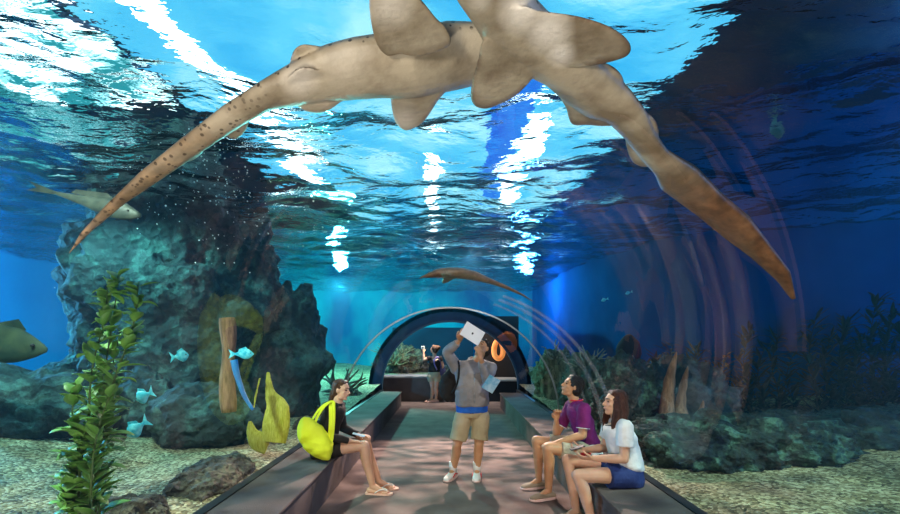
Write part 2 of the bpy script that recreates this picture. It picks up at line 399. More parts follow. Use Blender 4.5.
# the end room
bm = B(); arc_strip(bm, R_T+.005, R_T+.34, Y_END+.05, Y_END+.10); struct('wall_portal', bm, mat('dark_portal_paint', (.003, .022, .06), (.004, .03, .08), rough=.5))
bm = B(); arc_strip(bm, R_T+.24, R_T+.34, Y_END+.05, 13.3, a0=.0, a1=math.pi*.60); struct('ceiling_end', bm, M['black'])
bm = B(); arc_strip(bm, R_T+.24, R_T+.34, Y_END+.05, 13.3, a0=math.pi*.60, a1=math.pi); struct('ceiling_end', bm, M['walldeep'])
bm = B(); box(bm, -2.13, -2.03, Y_END+.05, 13.3, 0, .38); box(bm, 2.03, 2.13, Y_END+.05, 13.3, 0, .38); struct('wall_end', bm, M['black'])
bm = B(); box(bm, .86, 2.0, 13.1, 13.3, 0, 2.36); struct('wall_end', bm, M['black'])
bm = B(); box(bm, -2.0, .86, 13.27, 13.29, .6, 2.36); struct('window_4', bm, M['acrylic'])['label'] = 'flat viewing pane at the tunnel end'
o = struct('gravel_bed', grid(-1.80, 1.80, 13.3, YB, 20, 30, gz), M['gravel'], sm=True); o['kind'] = 'stuff'
tag(o, 'gravel seen through the end pane beyond the dark counter', 'gravel')

# ------------------------------------------------------------------ sharks lying on the tunnel
def cyl(px, py, R):
    """where the sight line through a point of the picture meets a cylinder round the tunnel axis"""
    dx, dz = (px-450)/FP, (VY-py)/FP; h = CZ-ZC
    a = dx*dx+dz*dz; b = 2*h*dz; c = h*h-R*R
    t = (-b+math.sqrt(b*b-4*a*c))/(2*a)
    return V((dx*t, t, CZ+dz*t))
def resample(pts, n):
    p = np.array(pts, float); d = np.r_[0, np.cumsum(np.hypot(*np.diff(p, axis=0).T))]; d /= d[-1]
    t = np.linspace(0, 1, n); return np.stack([np.interp(t, d, p[:, 0]), np.interp(t, d, p[:, 1])], -1)
def smooth_poly(pts, sub=5):
    q = [V((a, b, 0)) for a, b in pts]; q2 = [q[-1]]+q+[q[0], q[1]]; out = []
    for i in range(1, len(q)+1):
        a, b, c, d = q2[i-1], q2[i], q2[i+1], q2[i+2]
        for k in range(sub):
            t = k/sub; out.append(.5*((2*b)+(c-a)*t+(2*a-5*b+4*c-d)*t*t+(3*b-a-3*c+d)*t**3))
    return [(v.x, v.y) for v in out]
def fin(bm, poly, R=1.812, th=.007, sub=5, lift=None):
    pl = smooth_poly(poly, sub); n = len(pl); cx = sum(p[0] for p in pl)/n; cy = sum(p[1] for p in pl)/n
    def rad(p): return R if lift is None else R+lift(p)
    L = []
    for s, off in ((1, .5), (.85, .8), (.45, 1)):
        pp = [(cx+(x-cx)*s, cy+(y-cy)*s) for x, y in pl]
        L.append(([bm.verts.new(cyl(*p, rad(p)-th*off)) for p in pp], [bm.verts.new(cyl(*p, rad(p)+th*off+.002)) for p in pp]))
    for k in range(n):
        j = (k+1) % n
        for side in (0, 1):
            for A, C in zip(L, L[1:]): bm.faces.new((A[side][k], A[side][j], C[side][j], C[side][k]))
        bm.faces.new((L[0][0][k], L[0][0][j], L[0][1][j], L[0][1][k]))
    for side in (0, 1):
        c = bm.verts.new(cyl(cx, cy, rad((cx, cy))+(th if side else -th)))
        for k in range(n): bm.faces.new((L[-1][side][k], L[-1][side][(k+1) % n], c))
def shark(label, top, bot, fins, m, depth=.46, R0=1.805, tone=None, n=90, lift=0, vox=.0032, white=(), margin=1):
    A, C = resample(top, n), resample(bot, n); bm = B(); R = []; ctr = []; nrm = []
    for i in range(n):
        lf = lift(i/(n-1)) if callable(lift) else lift; r = R0+.02+lf
        for _ in range(3):
            a, c = cyl(*A[i], r), cyl(*C[i], r); hw = (a-c).length/2; h = max(hw*depth, .002); r = R0+h+lf
        mid = (a+c)/2; nn = V((mid.x, 0, mid.z-ZC)).normalized(); u = (a-c)/2
        nn = (nn-u.normalized()*nn.dot(u.normalized())).normalized() if u.length > 1e-4 else nn
        R.append((mid, u if hw > .003 else u.normalized()*.003, nn*h)); ctr.append(mid); nrm.append(nn)
    rings(bm, R, seg=28)
    for f in fins:
        kw = f[1] if isinstance(f, tuple) else {}; fin(bm, f[0] if isinstance(f, tuple) else f, **kw)
    me = remesh(bm, vox, 6)
    co = np.empty(len(me.vertices)*3); me.vertices.foreach_get('co', co); co = co.reshape(-1, 3)
    no = np.empty(len(me.vertices)*3); me.vertices.foreach_get('normal', no); no = no.reshape(-1, 3)
    ct = np.array([tuple(c) for c in ctr]); nr = np.array([tuple(c) for c in nrm]); sd = np.array([tuple(r[1].normalized()) for r in R])
    idx = np.zeros(len(co), int)
    for s in range(0, len(co), 20000): idx[s:s+20000] = ((co[s:s+20000, None]-ct[None])**2).sum(-1).argmin(1)
    up = (no*nr[idx]).sum(-1); side = (no*sd[idx]).sum(-1); t = idx/(n-1)
    col = np.zeros((len(co), 4)); col[:, :3] = tone(t, up, side, co)
    hw = np.array([r_[1].length for r_ in R]); far = np.sqrt(((co-ct[idx])**2).sum(-1)) > 1.06*hw[idx]+.002
    px = 450+co[:, 0]/co[:, 1]*FP; py = VY-(co[:, 2]-CZ)/co[:, 1]*FP     # brown margins along the fin edges
    edge = np.full(len(co), 99.)
    for f in fins:
        pl = np.array(smooth_poly(f[0] if isinstance(f, tuple) else f, 5)); sel = np.where(far)[0]
        if len(sel): edge[sel] = np.minimum(edge[sel], np.sqrt(((px[sel, None]-pl[None, :, 0])**2+(py[sel, None]-pl[None, :, 1])**2).min(1)))
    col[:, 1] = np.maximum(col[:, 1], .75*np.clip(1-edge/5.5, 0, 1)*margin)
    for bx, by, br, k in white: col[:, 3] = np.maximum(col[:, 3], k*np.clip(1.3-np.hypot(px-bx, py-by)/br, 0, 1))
    at = me.color_attributes.new('tone', 'FLOAT_COLOR', 'POINT'); at.data.foreach_set('color', col.ravel())
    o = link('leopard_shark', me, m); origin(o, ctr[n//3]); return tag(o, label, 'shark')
ss = lambda x, a, b: np.clip((x-a)/(b-a), 0, 1)**2*(3-2*np.clip((x-a)/(b-a), 0, 1))
M['sharkA'] = m_shark('shark_skin_pale', (.48, .41, .30), (.24, .19, .125), (.20, .13, .075), (.26, .165, .085))
M['sharkB'] = m_shark('shark_skin_dark', (.42, .36, .26), (.20, .155, .10), (.13, .075, .04), (.13, .062, .028))
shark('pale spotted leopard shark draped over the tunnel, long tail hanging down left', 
  [(516, 22), (496, 24), (480, 27), (445, 27), (410, 36), (380, 39), (352, 43), (325, 50), (296, 64), (262, 83), (225, 107), (180, 142), (140, 174), (105, 207), (80, 234), (68, 254)],
  [(522, 62), (500, 70), (475, 80), (440, 87), (410, 92), (380, 92), (355, 94), (330, 97), (302, 101), (270, 107), (238, 125), (195, 154), (160, 178), (125, 202), (90, 232), (69, 254)],
  [[(372, -14), (369, 0), (371, 22), (377, 45), (388, 56), (400, 54), (420, 56), (450, 45), (446, 28), (436, 18), (424, 3), (408, -14), (390, -24)],
   ([(393, 86), (391, 101), (395, 121), (404, 130), (414, 128), (425, 120), (437, 102), (449, 84), (430, 76), (405, 78)], dict(R=R_T+.042, th=.009)),
   ([(284, 88), (300, 68), (330, 74), (352, 88), (338, 104), (320, 113), (300, 108)], dict(R=R_T+.028, th=.006)),
   ([(250, 112), (247, 128), (238, 138), (228, 137), (222, 128), (232, 116)], dict(R=R_T+.035)),
   ([(206, 142), (202, 153), (191, 161), (183, 160), (178, 150), (192, 144)], dict(R=R_T+.03)),
   ([(292, 66), (293, 52), (301, 45), (312, 45), (326, 49), (318, 58)], dict(R=R_T+.075))],
  M['sharkA'], tone=lambda t, up, side, co: np.stack([ss(up, .1, .7)*.8, ss(t, .52, .80)*.75, np.clip(ss(up, -.35, .1)+ss(t, .42, .6)*.8, 0, 1)], -1), lift=lambda t: .07*max(0, 1-t/.2), margin=.7,
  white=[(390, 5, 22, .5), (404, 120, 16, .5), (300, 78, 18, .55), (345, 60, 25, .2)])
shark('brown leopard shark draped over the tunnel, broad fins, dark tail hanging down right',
  [(470, -42), (500, -30), (528, -8), (548, 14), (575, 38), (598, 62), (618, 80), (632, 94), (646, 112), (654, 132), (668, 152), (697, 171), (723, 198), (750, 221), (773, 251), (790, 273), (796, 299)],
  [(436, -38), (447, -18), (459, 2), (472, 20), (486, 44), (504, 58), (524, 70), (545, 81), (562, 96), (585, 112), (606, 118), (624, 136), (642, 158), (655, 172), (660, 184), (700, 214), (727, 236), (750, 254), (777, 279), (791, 299)],
  [([(484, 40), (478, 60), (472, 82), (471, 99), (477, 107), (490, 108), (512, 98), (526, 86), (532, 76), (526, 64), (505, 46)], dict(R=R_T+.022, th=.007)),
   [(506, 16), (522, 6), (542, 11), (577, 16), (606, 25), (624, 36), (631, 47), (627, 56), (610, 62), (590, 66), (570, 67), (549, 61), (525, 44)],
   ([(560, 92), (566, 108), (572, 124), (588, 125), (606, 126), (622, 122), (618, 106), (590, 92)], dict(R=R_T+.045, th=.008)),
   ([(626, 136), (628, 152), (634, 163), (645, 167), (654, 163), (652, 148), (640, 136)], dict(R=R_T+.038)),
   ([(598, 62), (612, 66), (622, 76), (624, 90), (612, 90), (600, 78)], dict(R=R_T+.06)),
   ([(644, 112), (655, 120), (659, 134), (654, 142), (646, 130)], dict(R=R_T+.05))],
  M['sharkB'], tone=lambda t, up, side, co: np.stack([np.clip(ss(up, .1, .7)+.35*ss(t, .45, .55)*ss(side, .0, .6), 0, 1), ss(t, .56, .74), ss(up, -.3, .2)*.8], -1), lift=.0,
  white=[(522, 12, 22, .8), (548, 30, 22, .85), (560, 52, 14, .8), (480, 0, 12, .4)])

# ------------------------------------------------------------------ lights
def lamp(name, kind, loc, energy, color, target=None, size=.3, **kw):
    l = bpy.data.lights.new(name, kind); l.energy = energy; l.color = color
    if kind == 'AREA': l.shape = 'RECTANGLE'; l.size = size; l.size_y = kw.pop('sy', size)
    elif kind == 'SUN': l.angle = size
    else: l.shadow_soft_size = size
    for k, v in kw.items(): setattr(l, k, v)
    o = bpy.data.objects.new(name, l); COL.objects.link(o); o.location = loc
    if target is not None: o.rotation_euler = (V(target)-V(loc)).to_track_quat('-Z', 'Y').to_euler()
    return o
def gobo(o, scale=9, lo=.35, hi=.62, low=.15, st=(1, 1, 1)):
    """imitated caustics: noise puts bright and dim bands into the beam"""
    l = o.data; l.use_nodes = True; t = l.node_tree; e = t.nodes['Emission']
    tc = N(t, 'TexCoord'); mp = N(t, 'Mapping'); mp.inputs['Scale'].default_value = st; n = N(t, 'TexNoise'); n.inputs['Scale'].default_value = scale; n.inputs['Detail'].default_value = 2
    t.links.new(tc.outputs['Normal'], mp.inputs[0]); t.links.new(mp.outputs[0], n.inputs['Vector'])
    r = N(t, 'MapRange'); r.inputs[1].default_value = lo; r.inputs[2].default_value = hi; r.inputs[3].default_value = low; r.inputs[4].default_value = 1
    t.links.new(n.outputs['Fac'], r.inputs[0]); t.links.new(r.outputs[0], e.inputs['Strength'])
# added lamps brightening tunnel, people, hall and end room
lamp('tunnel_fill', 'SPOT', (-.9, -1.6, 1.2), 250, (1, .88, .74), (0, 3, 1.4), .25, spot_size=2.4, spot_blend=.6)  # added fill behind the camera
lamp('tunnel_fill', 'SPOT', (-.7, -.3, .3), 130, (1, .90, .78), (.1, 1.4, 2.2), .08, spot_size=2.6, spot_blend=.6)  # added uplight for the shark bellies
gobo(lamp('added_tank_spot', 'SPOT', (.4, 8.6, 3.3), 2800, (1, .66, .54), (0, 4.9, 0), .06, spot_size=1.15, spot_blend=.6), 14, lo=.38, low=.06, st=(1, 2.8, 1))  # added underwater backlight; its ripple bands are noise in the beam
lamp('added_tank_spot', 'SPOT', (.9, 1.5, 3.4), 260, (1, .9, .8), (0, 5.2, 1), .15, spot_size=1.3, spot_blend=.6)  # added underwater spot brightening people from the front
lamp('hall_fill', 'POINT', (-7.5, 5.5, 4.6), 160, (.3, 1, .8), size=.2)  # added teal glow on ceiling and rock top
lamp('hall_fill', 'POINT', (6.5, 5.0, 4.5), 120, (.2, .6, 1), size=.2)  # added blue fill for the right of the hall
lamp('end_fill', 'POINT', (-.3, 11.88, 2.27), 300, (1, .85, .72), size=.08)  # added fill hidden above the arch, brightens the counter
# added underwater lamps brightening rocks, gravel and tank walls
gobo(lamp('tank_fill', 'SPOT', (-3.2, 2.5, 3.4), 700, (.80, 1, .80), (-3.2, 4.3, 0), .1, spot_size=1.7, spot_blend=.5), 12)
gobo(lamp('tank_fill', 'SPOT', (3.2, 2.4, 3.4), 560, (.75, 1, .78), (3.1, 3.5, 0), .1, spot_size=1.5, spot_blend=.5), 12)
gobo(lamp('tank_fill', 'SPOT', (-4.6, 5.3, 3.45), 380, (.35, 1, .95), (-4.0, 6.6, .6), .1, spot_size=2.0, spot_blend=.5), 10)
lamp('tank_fill', 'POINT', (-8.8, 6.6, 2.8), 1500, (.15, .65, 1), size=.2)
bm = B(); box(bm, -2.1, .85, 16.4, 16.5, 0, 2.15); struct('dark_backdrop', bm, mat('dim_end_tone', (.002, .018, .04), (.002, .03, .06), scale=.8, rough=.95))['label'] = 'added dark blue backdrop dimming the view through the end pane'  # added dark panel covers the brightly lit back wall
lamp('tank_fill', 'POINT', (-3.2, 13.0, 3.2), 1200, (.25, 1, .85), size=.1)
lamp('tank_fill', 'POINT', (8.5, 1.0, 3.0), 620, (.12, .45, 1), size=.2)
lamp('tank_fill', 'POINT', (2.3, 13.8, 3.1), 260, (.12, .45, 1), size=.2)

# ------------------------------------------------------------------ rocks
def rock(name, label, c, r, m, seed, sub=5, amp=.28, f=1.3, group=None, flat=None, cat='rock'):
    bm = B(); bmesh.ops.create_icosphere(bm, subdivisions=sub, radius=1); sv = V((seed*7.3, seed*3.1, seed*1.7)); k = max(r)
    for v in bm.verts:
        d = v.co.normalized()
        q = V((d.x*r[0], d.y*r[1], d.z*r[2]))*f/k*1.6+sv
        h = noise.fractal(q, 1.0, 2.0, 6)*amp+.5*amp*abs(noise.noise(q*2.2))+.25*amp*noise.noise(q*6)
        v.co = V((d.x*r[0], d.y*r[1], d.z*r[2]))*(1+h)
        if flat is not None and v.co.z < -flat: v.co.z = -flat+(v.co.z+flat)*.1
    bmesh.ops.translate(bm, vec=V(c), verts=bm.verts)
    return tag(obj(name, bm, m, base=c), label, cat, group)
rock('rock_cliff', 'towering dark rock wall rising to the water behind the leafy plant', (-4.35, 7.3, 2.2), (1.5, 1.1, 2.1), M['rock'], 1, 6, .30, 1.5)
rock('tall_rock', 'dark rock pillar right of the rock wall, left of the blue water', (-2.75, 7.6, 1.25), (.62, .6, 1.45), M['rock'], 2, 5, .3, 1.5)
rock('rock_slab', 'broad flat-topped dark rock at the far left edge', (-5.3, 5.6, .62), (1.15, .7, .62), M['rock'], 3, 5, .3, 1.6)
rock('rock_slab', 'teal-lit rock ledge low behind the leafy plant', (-5.1, 7.2, 1.0), (1.1, .6, .65), M['rock3'], 9, 5, .35, 1.6)
rock('boulder', 'rounded grey-green boulder on the gravel under the two cyan fish', (-3.05, 5.6, .62), (.62, .5, .42), M['rock'], 4, 5, .22, 1.4)
rock('boulder', 'dark boulder directly behind the stems of the leafy plant', (-4.05, 5.95, .62), (.55, .4, .55), M['rock'], 14, 5, .22, 1.4)
rock('boulder', 'brown low rock lying against the left bench and acrylic', (-2.12, 4.05, .33), (.26, .55, .17), M['rock2'], 5, 5, .3, 1.5)
rock('boulder', 'dark brown rock at the bottom edge right of the leafy plant', (-2.25, 3.12, .33), (.27, .25, .15), M['rock2'], 6, 5, .25, 1.4)
for i, (x, y, r, l) in enumerate(((-2.15, 7.6, .22, 'brown rubble rock behind the seated woman in black'), (-2.2, 8.6, .24, 'brown rubble rock on the strip beside the left bench, farther one'), (-2.1, 6.6, .18, 'small pale brown stone nearest behind the seated woman in black'), (-2.15, 9.8, .26, 'brown stone at the far end of the left bench'))):
    rock('rubble_rock', l, (x, y, .33), (r, r*1.5, r*.7), M['rock2'], 20+i, 4, .4, 1.6)
rock('reef_rock', 'long low dark reef rock on the gravel at right', (3.15, 4.85, .42), (1.15, .55, .36), M['rock3'], 7, 6, .35, 2.2)
rock('reef_rock', 'dark reef rock continuing off the right edge', (4.85, 5.2, .38), (1.0, .6, .32), M['rock'], 8, 6, .35, 2.0)
rock('boulder', 'rounded algae-green boulder behind the woman in the white shirt', (2.35, 6.0, .78), (.45, .4, .55), M['rock3'], 10, 5, .3, 1.8)
rock('boulder', 'dark rock behind the reef rock below the reflection spikes', (3.35, 6.6, .7), (.8, .5, .55), M['rock'], 11, 5, .3, 1.8)
rock('backpack_reflection', 'dark upright oval sponge on the boulder behind the woman in white', (2.46, 6.2, 1.42), (.16, .15, .25), mat('reflection', (.012, .013, .02), rough=.9), 12, 4, .08, cat='reflection')  # dark solid shape standing in for a backpack's reflection
rock('reef_rock', 'pale shaggy algae-covered rock at the far right of the tunnel', (2.25, 9.6, .75), (.42, .45, .62), mat('algae', (.03, .045, .028), (.22, .27, .17), scale=5, rough=.95, bump=1, stretch=(3, 3, .4)), 13, 5, .35, 2.2)
rock('reef_rock', 'grey-green rock with pale crown behind the man in purple', (2.35, 7.7, .75), (.42, .5, .55), mat('algae_dark', (.02, .035, .03), (.14, .19, .15), scale=5, rough=.95, bump=1, stretch=(3, 3, .4)), 15, 5, .35, 2.2)
rock('coral_heap', 'brown-green coral heap behind the dark counter at tunnel end', (-1.55, 15.2, .75), (.75, .5, .6), M['rock2'], 16, 5, .5, 2.4, cat='coral')
rock('coral_heap', 'low brown coral mound behind the end pane, right of the heap', (-.3, 15.5, .45), (.7, .4, .3), M['rock2'], 17, 5, .5, 2.4, cat='coral')

# branching driftwood and coral, then solid shapes imitating reflections
def branchy(name, label, base, n, ln, r, m, seed, cat, spread=.5, up=.8):
    g = random.Random(seed); bm = B()
    for i in range(n):
        a = g.uniform(0, 6.28); d = V((math.cos(a)*spread*g.uniform(.3, 1), math.sin(a)*spread*g.uniform(.3, 1), up*g.uniform(.5, 1))).normalized()
        p = V(base)+V((math.cos(a), math.sin(a), 0))*r*2*g.random(); pts = [p]
        for k in range(5):
            d = (d+V([g.uniform(-.6, .6) for _ in range(3)])).normalized(); p = p+d*ln/5*g.uniform(.7, 1.2); pts.append(p)
        tube(bm, pts, lambda t: r*(1-.75*t), seg=7, sub=3)
    return tag(obj(name, bm, m, base=base), label, cat)
M['drift'] = mat('driftwood', (.06, .045, .025), (.22, .17, .10), scale=12, rough=.9, bump=.5)
branchy('branching_coral', 'tangle of brown branching coral above the left end of counter', (-1.75, 14.4, .9), 34, .95, .035, M['drift'], 4, 'coral', .9, .55)
branchy('branching_coral', 'sprawling brown branches on the gravel beside the far left bench', (-2.5, 10.3, .45), 26, .8, .05, M['drift'], 5, 'coral', 1.1, .45)
branchy('branching_coral', 'pale branching coral crowning the rock behind the man in purple', (2.35, 7.6, 1.15), 22, .45, .022, mat('pale_coral', (.16, .20, .17), (.40, .46, .38), rough=.9), 6, 'coral', 1, .3)
branchy('branching_coral', 'pale loop-like coral crowning the far right algae rock', (2.2, 9.5, 1.25), 16, .4, .03, M['mcoral'] if 'mcoral' in M else mat('cream_coral', (.2, .22, .17), (.45, .48, .38), rough=.9), 8, 'coral', 1, .25)
def spike(label, a, b, r, m=None):  # solid spike standing in for a dim reflection
    a, b = V(a), V(b); bm = B(); R = []; u, v = frame(b-a)
    for k in range(22):
        t = k/21; c = a.lerp(b, t)+u*.05*math.sin(t*5+a.x*3); rr = r*(1-t)**.7+.006; q = 1+.3*noise.noise(c*9)
        R.append((c, u*rr*q, v*rr*q*.8))
    rings(bm, R, seg=12); return tag(obj('reflection_spike', bm, m or M['brown'], base=a), label, 'driftwood')
M['brown'] = mat('red_brown_reflection', (.20, .09, .055), (.42, .21, .13), scale=9, rough=.9, bump=.6, stretch=(4, 4, .7))  # colour of the solid shapes standing in for reddish reflections
spike('tallest reddish brown reflection spike behind the woman in white', P(663, 436, 5.5), P(676, 352, 5.5), .13)
spike('shorter reddish brown reflection spike right beside the tallest', P(680, 436, 5.55), P(686, 366, 5.55), .11)
spike('low brown reflection spike farthest right of the three', P(698, 436, 5.6), P(701, 400, 5.6), .08)
bm = B(); tube(bm, [P(229, 412, 4.9), P(227, 380, 4.9), P(229, 345, 4.9), P(227, 318, 4.9)], lambda t: .075+.012*math.sin(t*9), 12, 4)  # solid post standing in for a reflected leg
tag(obj('reflection_post', bm, M['brown'], base=P(229, 408, 5.3)), 'leg reflection built as an upright reddish brown post in front of the dark rock', 'driftwood')

# ------------------------------------------------------------------ plants
def leaf(bm, a, d, ln, wd, bend, nrm):
    side = d.cross(nrm).normalized(); L = []
    prof = (.05, .55, .9, 1, .85, .55, .04); p = V(a); n = len(prof)
    for i, q in enumerate(prof):
        L.append((bm.verts.new(p-side*wd*q/2+nrm*.12*wd*q), bm.verts.new(p), bm.verts.new(p+side*wd*q/2+nrm*.12*wd*q)))
        d = (d-nrm*bend).normalized(); nrm = side.cross(d).normalized(); p = p+d*ln/(n-1)
    for A, C in zip(L, L[1:]):
        bm.faces.new((A[0], A[1], C[1], C[0])); bm.faces.new((A[1], A[2], C[2], C[1]))
LATE = []
def leafy(label, stems, m_leaf, m_stem, seed, step, ln, wd, name='leafy_water_plant', group=None, thick=.0012, rs=.007, upl=.4):
    g = random.Random(seed); base = V(stems[0][0])
    t = thing(name, label, 'plant', base, group); bs = B(); bl = B()
    for st in stems:
        pts = spline([V(p) for p in st], 8); tube(bs, pts, lambda q: rs*(1-.6*q), 6); acc = 0; tot = len(pts)
        for i in range(1, len(pts)):
            acc += (pts[i]-pts[i-1]).length
            while acc > step:
                acc -= step; q = i/tot; a = g.uniform(0, 6.28)
                d = V((math.cos(a), math.sin(a), g.uniform(upl-.5, upl+.9))).normalized(); s = g.uniform(.65, 1.15)*(1.15-.45*q)
                nr = d.cross(V((-math.sin(a), math.cos(a), 0))).normalized()
                leaf(bl, pts[i], d, ln*s, wd*s, g.uniform(-.05, .22), nr if nr.z > 0 else -nr)
    obj('stem', bs, m_stem, t); f = obj('foliage', bl, m_leaf, t); f.location = -base
    LATE.append((f, thick))
    return t
M['leaf'] = mat('leaf_green', (.06, .18, .03), (.24, .48, .09), scale=5, rough=.5, spec=.4, lo=.3, hi=.7, mid=(.12, .30, .05))
M['leafstem'] = mat('stem_green', (.04, .10, .02), (.10, .17, .05), rough=.6)
def pp(*a): return [P(x, y, Y) for x, y, Y in a]
leafy('tall bright green leafy water plant on gravel at left foreground', [
  pp((85, 520, 2.55), (95, 460, 2.6), (100, 400, 2.65), (108, 350, 2.65), (115, 305, 2.62), (118, 276, 2.6)),
  pp((95, 520, 2.6), (102, 450, 2.6), (108, 400, 2.55), (125, 350, 2.55), (135, 318, 2.55), (138, 285, 2.55)),
  pp((78, 520, 2.5), (80, 470, 2.5), (88, 420, 2.5), (92, 370, 2.5), (104, 320, 2.5), (108, 285, 2.5)),
  pp((100, 520, 2.7), (98, 470, 2.7), (108, 420, 2.7), (112, 370, 2.7), (120, 330, 2.7)),
  pp((72, 525, 2.5), (74, 490, 2.5), (78, 450, 2.5), (72, 420, 2.5), (76, 385, 2.5)),
  pp((90, 520, 2.45), (92, 470, 2.45), (98, 430, 2.45), (110, 395, 2.45))],
  M['leaf'], M['leafstem'], 5, .018, .135, .08, upl=.75)
M['kelp'] = mat('kelp_dark', (.008, .016, .015), (.022, .030, .022), rough=.8)
M['kelp2'] = mat('kelp_brown', (.03, .022, .012), (.06, .045, .025), rough=.8)
for i, (x, yb, yt, Y, lab, k) in enumerate((
  (648, 425, 352, 7.2, 'dim brown kelp beside the dark oval sponge', 'kelp2'), (716, 432, 350, 7.0, 'dim kelp right of the reflection spikes', 'kelp2'),
  (768, 438, 330, 7.0, 'tall dark kelp left of the widest gap in the kelp row', 'kelp'), (742, 435, 372, 7.4, 'short dark kelp left of the tall one', 'kelp'),
  (835, 440, 318, 6.6, 'tallest dark kelp near the right edge', 'kelp'), (866, 442, 322, 6.8, 'dark kelp second from the right edge', 'kelp'), (896, 446, 300, 6.6, 'dark kelp cut off by the right edge', 'kelp'),
  (690, 430, 345, 7.4, 'faint distant kelp behind the reflection spikes', 'kelp2'))):
    b = P(x, yb, Y); st = []
    for j in range(4):
        dx = (j-1.5)*.22; h = P(x, yt+(0, 18, 6, 26)[j], Y)-b
        st.append([b+V((dx*.5, .05*j, -.15)), b+V((dx+.06, 0, h.z*.35)), b+V((dx-.05, 0, h.z*.7)), b+V((dx+.05, 0, h.z))])
    leafy(lab, st, M[k], M[k], 30+i, .017, .34, .065, name='kelp', group=None, rs=.01, upl=.6)
# yellow frond
bm = B()
M['yellow'] = mat('yellow_frond', (.42, .40, .03), (.62, .60, .10), scale=14, rough=.7, bump=.6, stretch=(6, 6, 1))
def frond(bm, pts, Y, w_):
    R = []; n = len(pts)
    sp = spline([P(x, y, Y) for x, y in pts], 6)
    ws = np.interp(np.linspace(0, 1, len(sp)), np.linspace(0, 1, len(w_)), w_)
    for i, p in enumerate(sp):
        d = sp[min(i+1, len(sp)-1)]-sp[max(i-1, 0)]; d.normalize(); u = d.cross(V((0, 1, 0))).normalized()
        k = ws[i]*Y/FP; R.append((p, u*k, V((0, 1, 0))*max(.01, k*.35)))
    rings(bm, R, seg=20)
YF = 4.75
frond(bm, [(274, 442), (276, 425), (277, 408), (270, 392), (268, 372)], YF, [12, 14, 12, 5, 1.5])
frond(bm, [(268, 444), (258, 440), (252, 432), (250, 421)], YF+.02, [11, 11, 6, 1.5])
frond(bm, [(254, 408), (256, 395), (260, 378)], YF+.04, [.8, 1.2, .8])
tag(link('sea_frond', remesh(bm, .008, 4, .004, 30), M['yellow']), 'yellow-green leaf-like frond standing on the gravel behind the left bench', 'plant')

# ------------------------------------------------------------------ fish
def fish(name, label, a, b, h, m, mfin=None, th=.4, cat='fish', group=None, prof=(.05, .5, .85, 1, .95, .75, .5, .28, .18), tail=.9, yaw=0, eye=True):
    """a nose, b tail root"""
    a, b = V(a), V(b); d = (b-a); ln = d.length; dn = d.normalized()
    up = V((0, 0, 1)); up = (up-dn*up.dot(dn)).normalized(); sd = dn.cross(up)
    t = thing(name, label, cat, a.lerp(b, .5), group)
    bm = B(); n = 20; R = []
    for k in range(n+1):
        q = k/n; r = np.interp(q, np.linspace(0, 1, len(prof)), prof)*h/2; R.append((a+d*q, up*r, sd*r*th))
    rings(bm, R, seg=14); obj('body', bm, m, t)
    def plate(nm, pts):
        bm = B(); F = [bm.verts.new(p+sd*.002) for p in pts]; G = [bm.verts.new(p-sd*.002) for p in pts]; bm.faces.new(F); bm.faces.new(G[::-1])
        for i in range(len(F)): j = (i+1) % len(F); bm.faces.new((F[i], G[i], G[j], F[j]))
        obj(nm, bm, mfin or m, t, sm=False)
    plate('tail_fin', [b-dn*ln*.04+up*h*.08, b+dn*ln*.28+up*h*tail*.5, b+dn*ln*.17, b+dn*ln*.28-up*h*tail*.5, b-dn*ln*.04-up*h*.08])
    plate('dorsal_fin', [a+d*.3+up*h*.42, a+d*.42+up*h*.68, a+d*.75+up*h*.45, a+d*.8+up*h*.2])
    if eye:
        for s in (-1, 1):
            bm = B(); bmesh.ops.create_icosphere(bm, subdivisions=2, radius=h*.05, matrix=Matrix.Translation(a+d*.13+up*h*.08+sd*s*h*.24*th/.4*.6)); obj('eye', bm, M['dark'], t)
    return t
M['cyan'] = mat('cyan_fish', (.01, .50, .70), (.22, .88, 1), scale=25, rough=.35, emit=0)
fish('cyan_fish', 'small pale cyan fish nearest the top of the leafy plant', P(189, 355, 3.6), P(174, 357, 3.6), .095, M['cyan'])
fish('cyan_fish', 'cyan fish swimming above the boulder beside the brown reflection post', P(254, 354, 4.4), P(234, 354, 4.4), .105, M['cyan'])
fish('cyan_fish', 'small cyan fish just right of the leafy plant, upper of the pair', P(136, 400, 3.0), P(150, 393, 3.0), .095, M['cyan'])
fish('cyan_fish', 'larger cyan fish right of the leafy plant, lower of the pair', P(127, 436, 3.0), P(144, 423, 3.0), .105, M['cyan'])
for x, y, l in ((604, 300, 'tiny cyan fish far right, lower of the two'), (628, 293, 'tiny cyan fish far right, upper of the two')): fish('cyan_fish', l, P(x-3, y+1, 7), P(x+3, y-1, 7), .05, M['cyan'], eye=False)
M['grey'] = mat('grey_fish', (.03, .04, .035), (.07, .08, .06), scale=12, rough=.5)
fish('nurse_shark', 'small mottled grey shark swimming before the rock wall', P(141, 216, 3.9), P(52, 192, 3.9), .17, M['grey'], cat='shark', prof=(.2, .7, .95, 1, .8, .55, .4, .25, .12), tail=.5)
fish('grouper', 'large dim greenish fish at the far left edge', P(47, 350, 4.2), P(-30, 338, 4.2), .36, mat('green_fish', (.015, .04, .03), (.05, .08, .04), scale=8), prof=(.12, .45, .7, .9, 1, 1, .9, .6, .3))
fish('lionfish', 'dim spotted fish with pale fins high in the right-hand water', P(778, 147, 5), P(776, 127, 5), .14, mat('teal_fish', (.03, .16, .2), (.08, .35, .38), scale=9), eye=False)
bm = B(); tube(bm, pp((234, 360, 4.35), (237, 375, 4.35), (244, 395, 4.35), (253, 410, 4.35)), lambda t: .035*(1-.6*t), 10, 6)
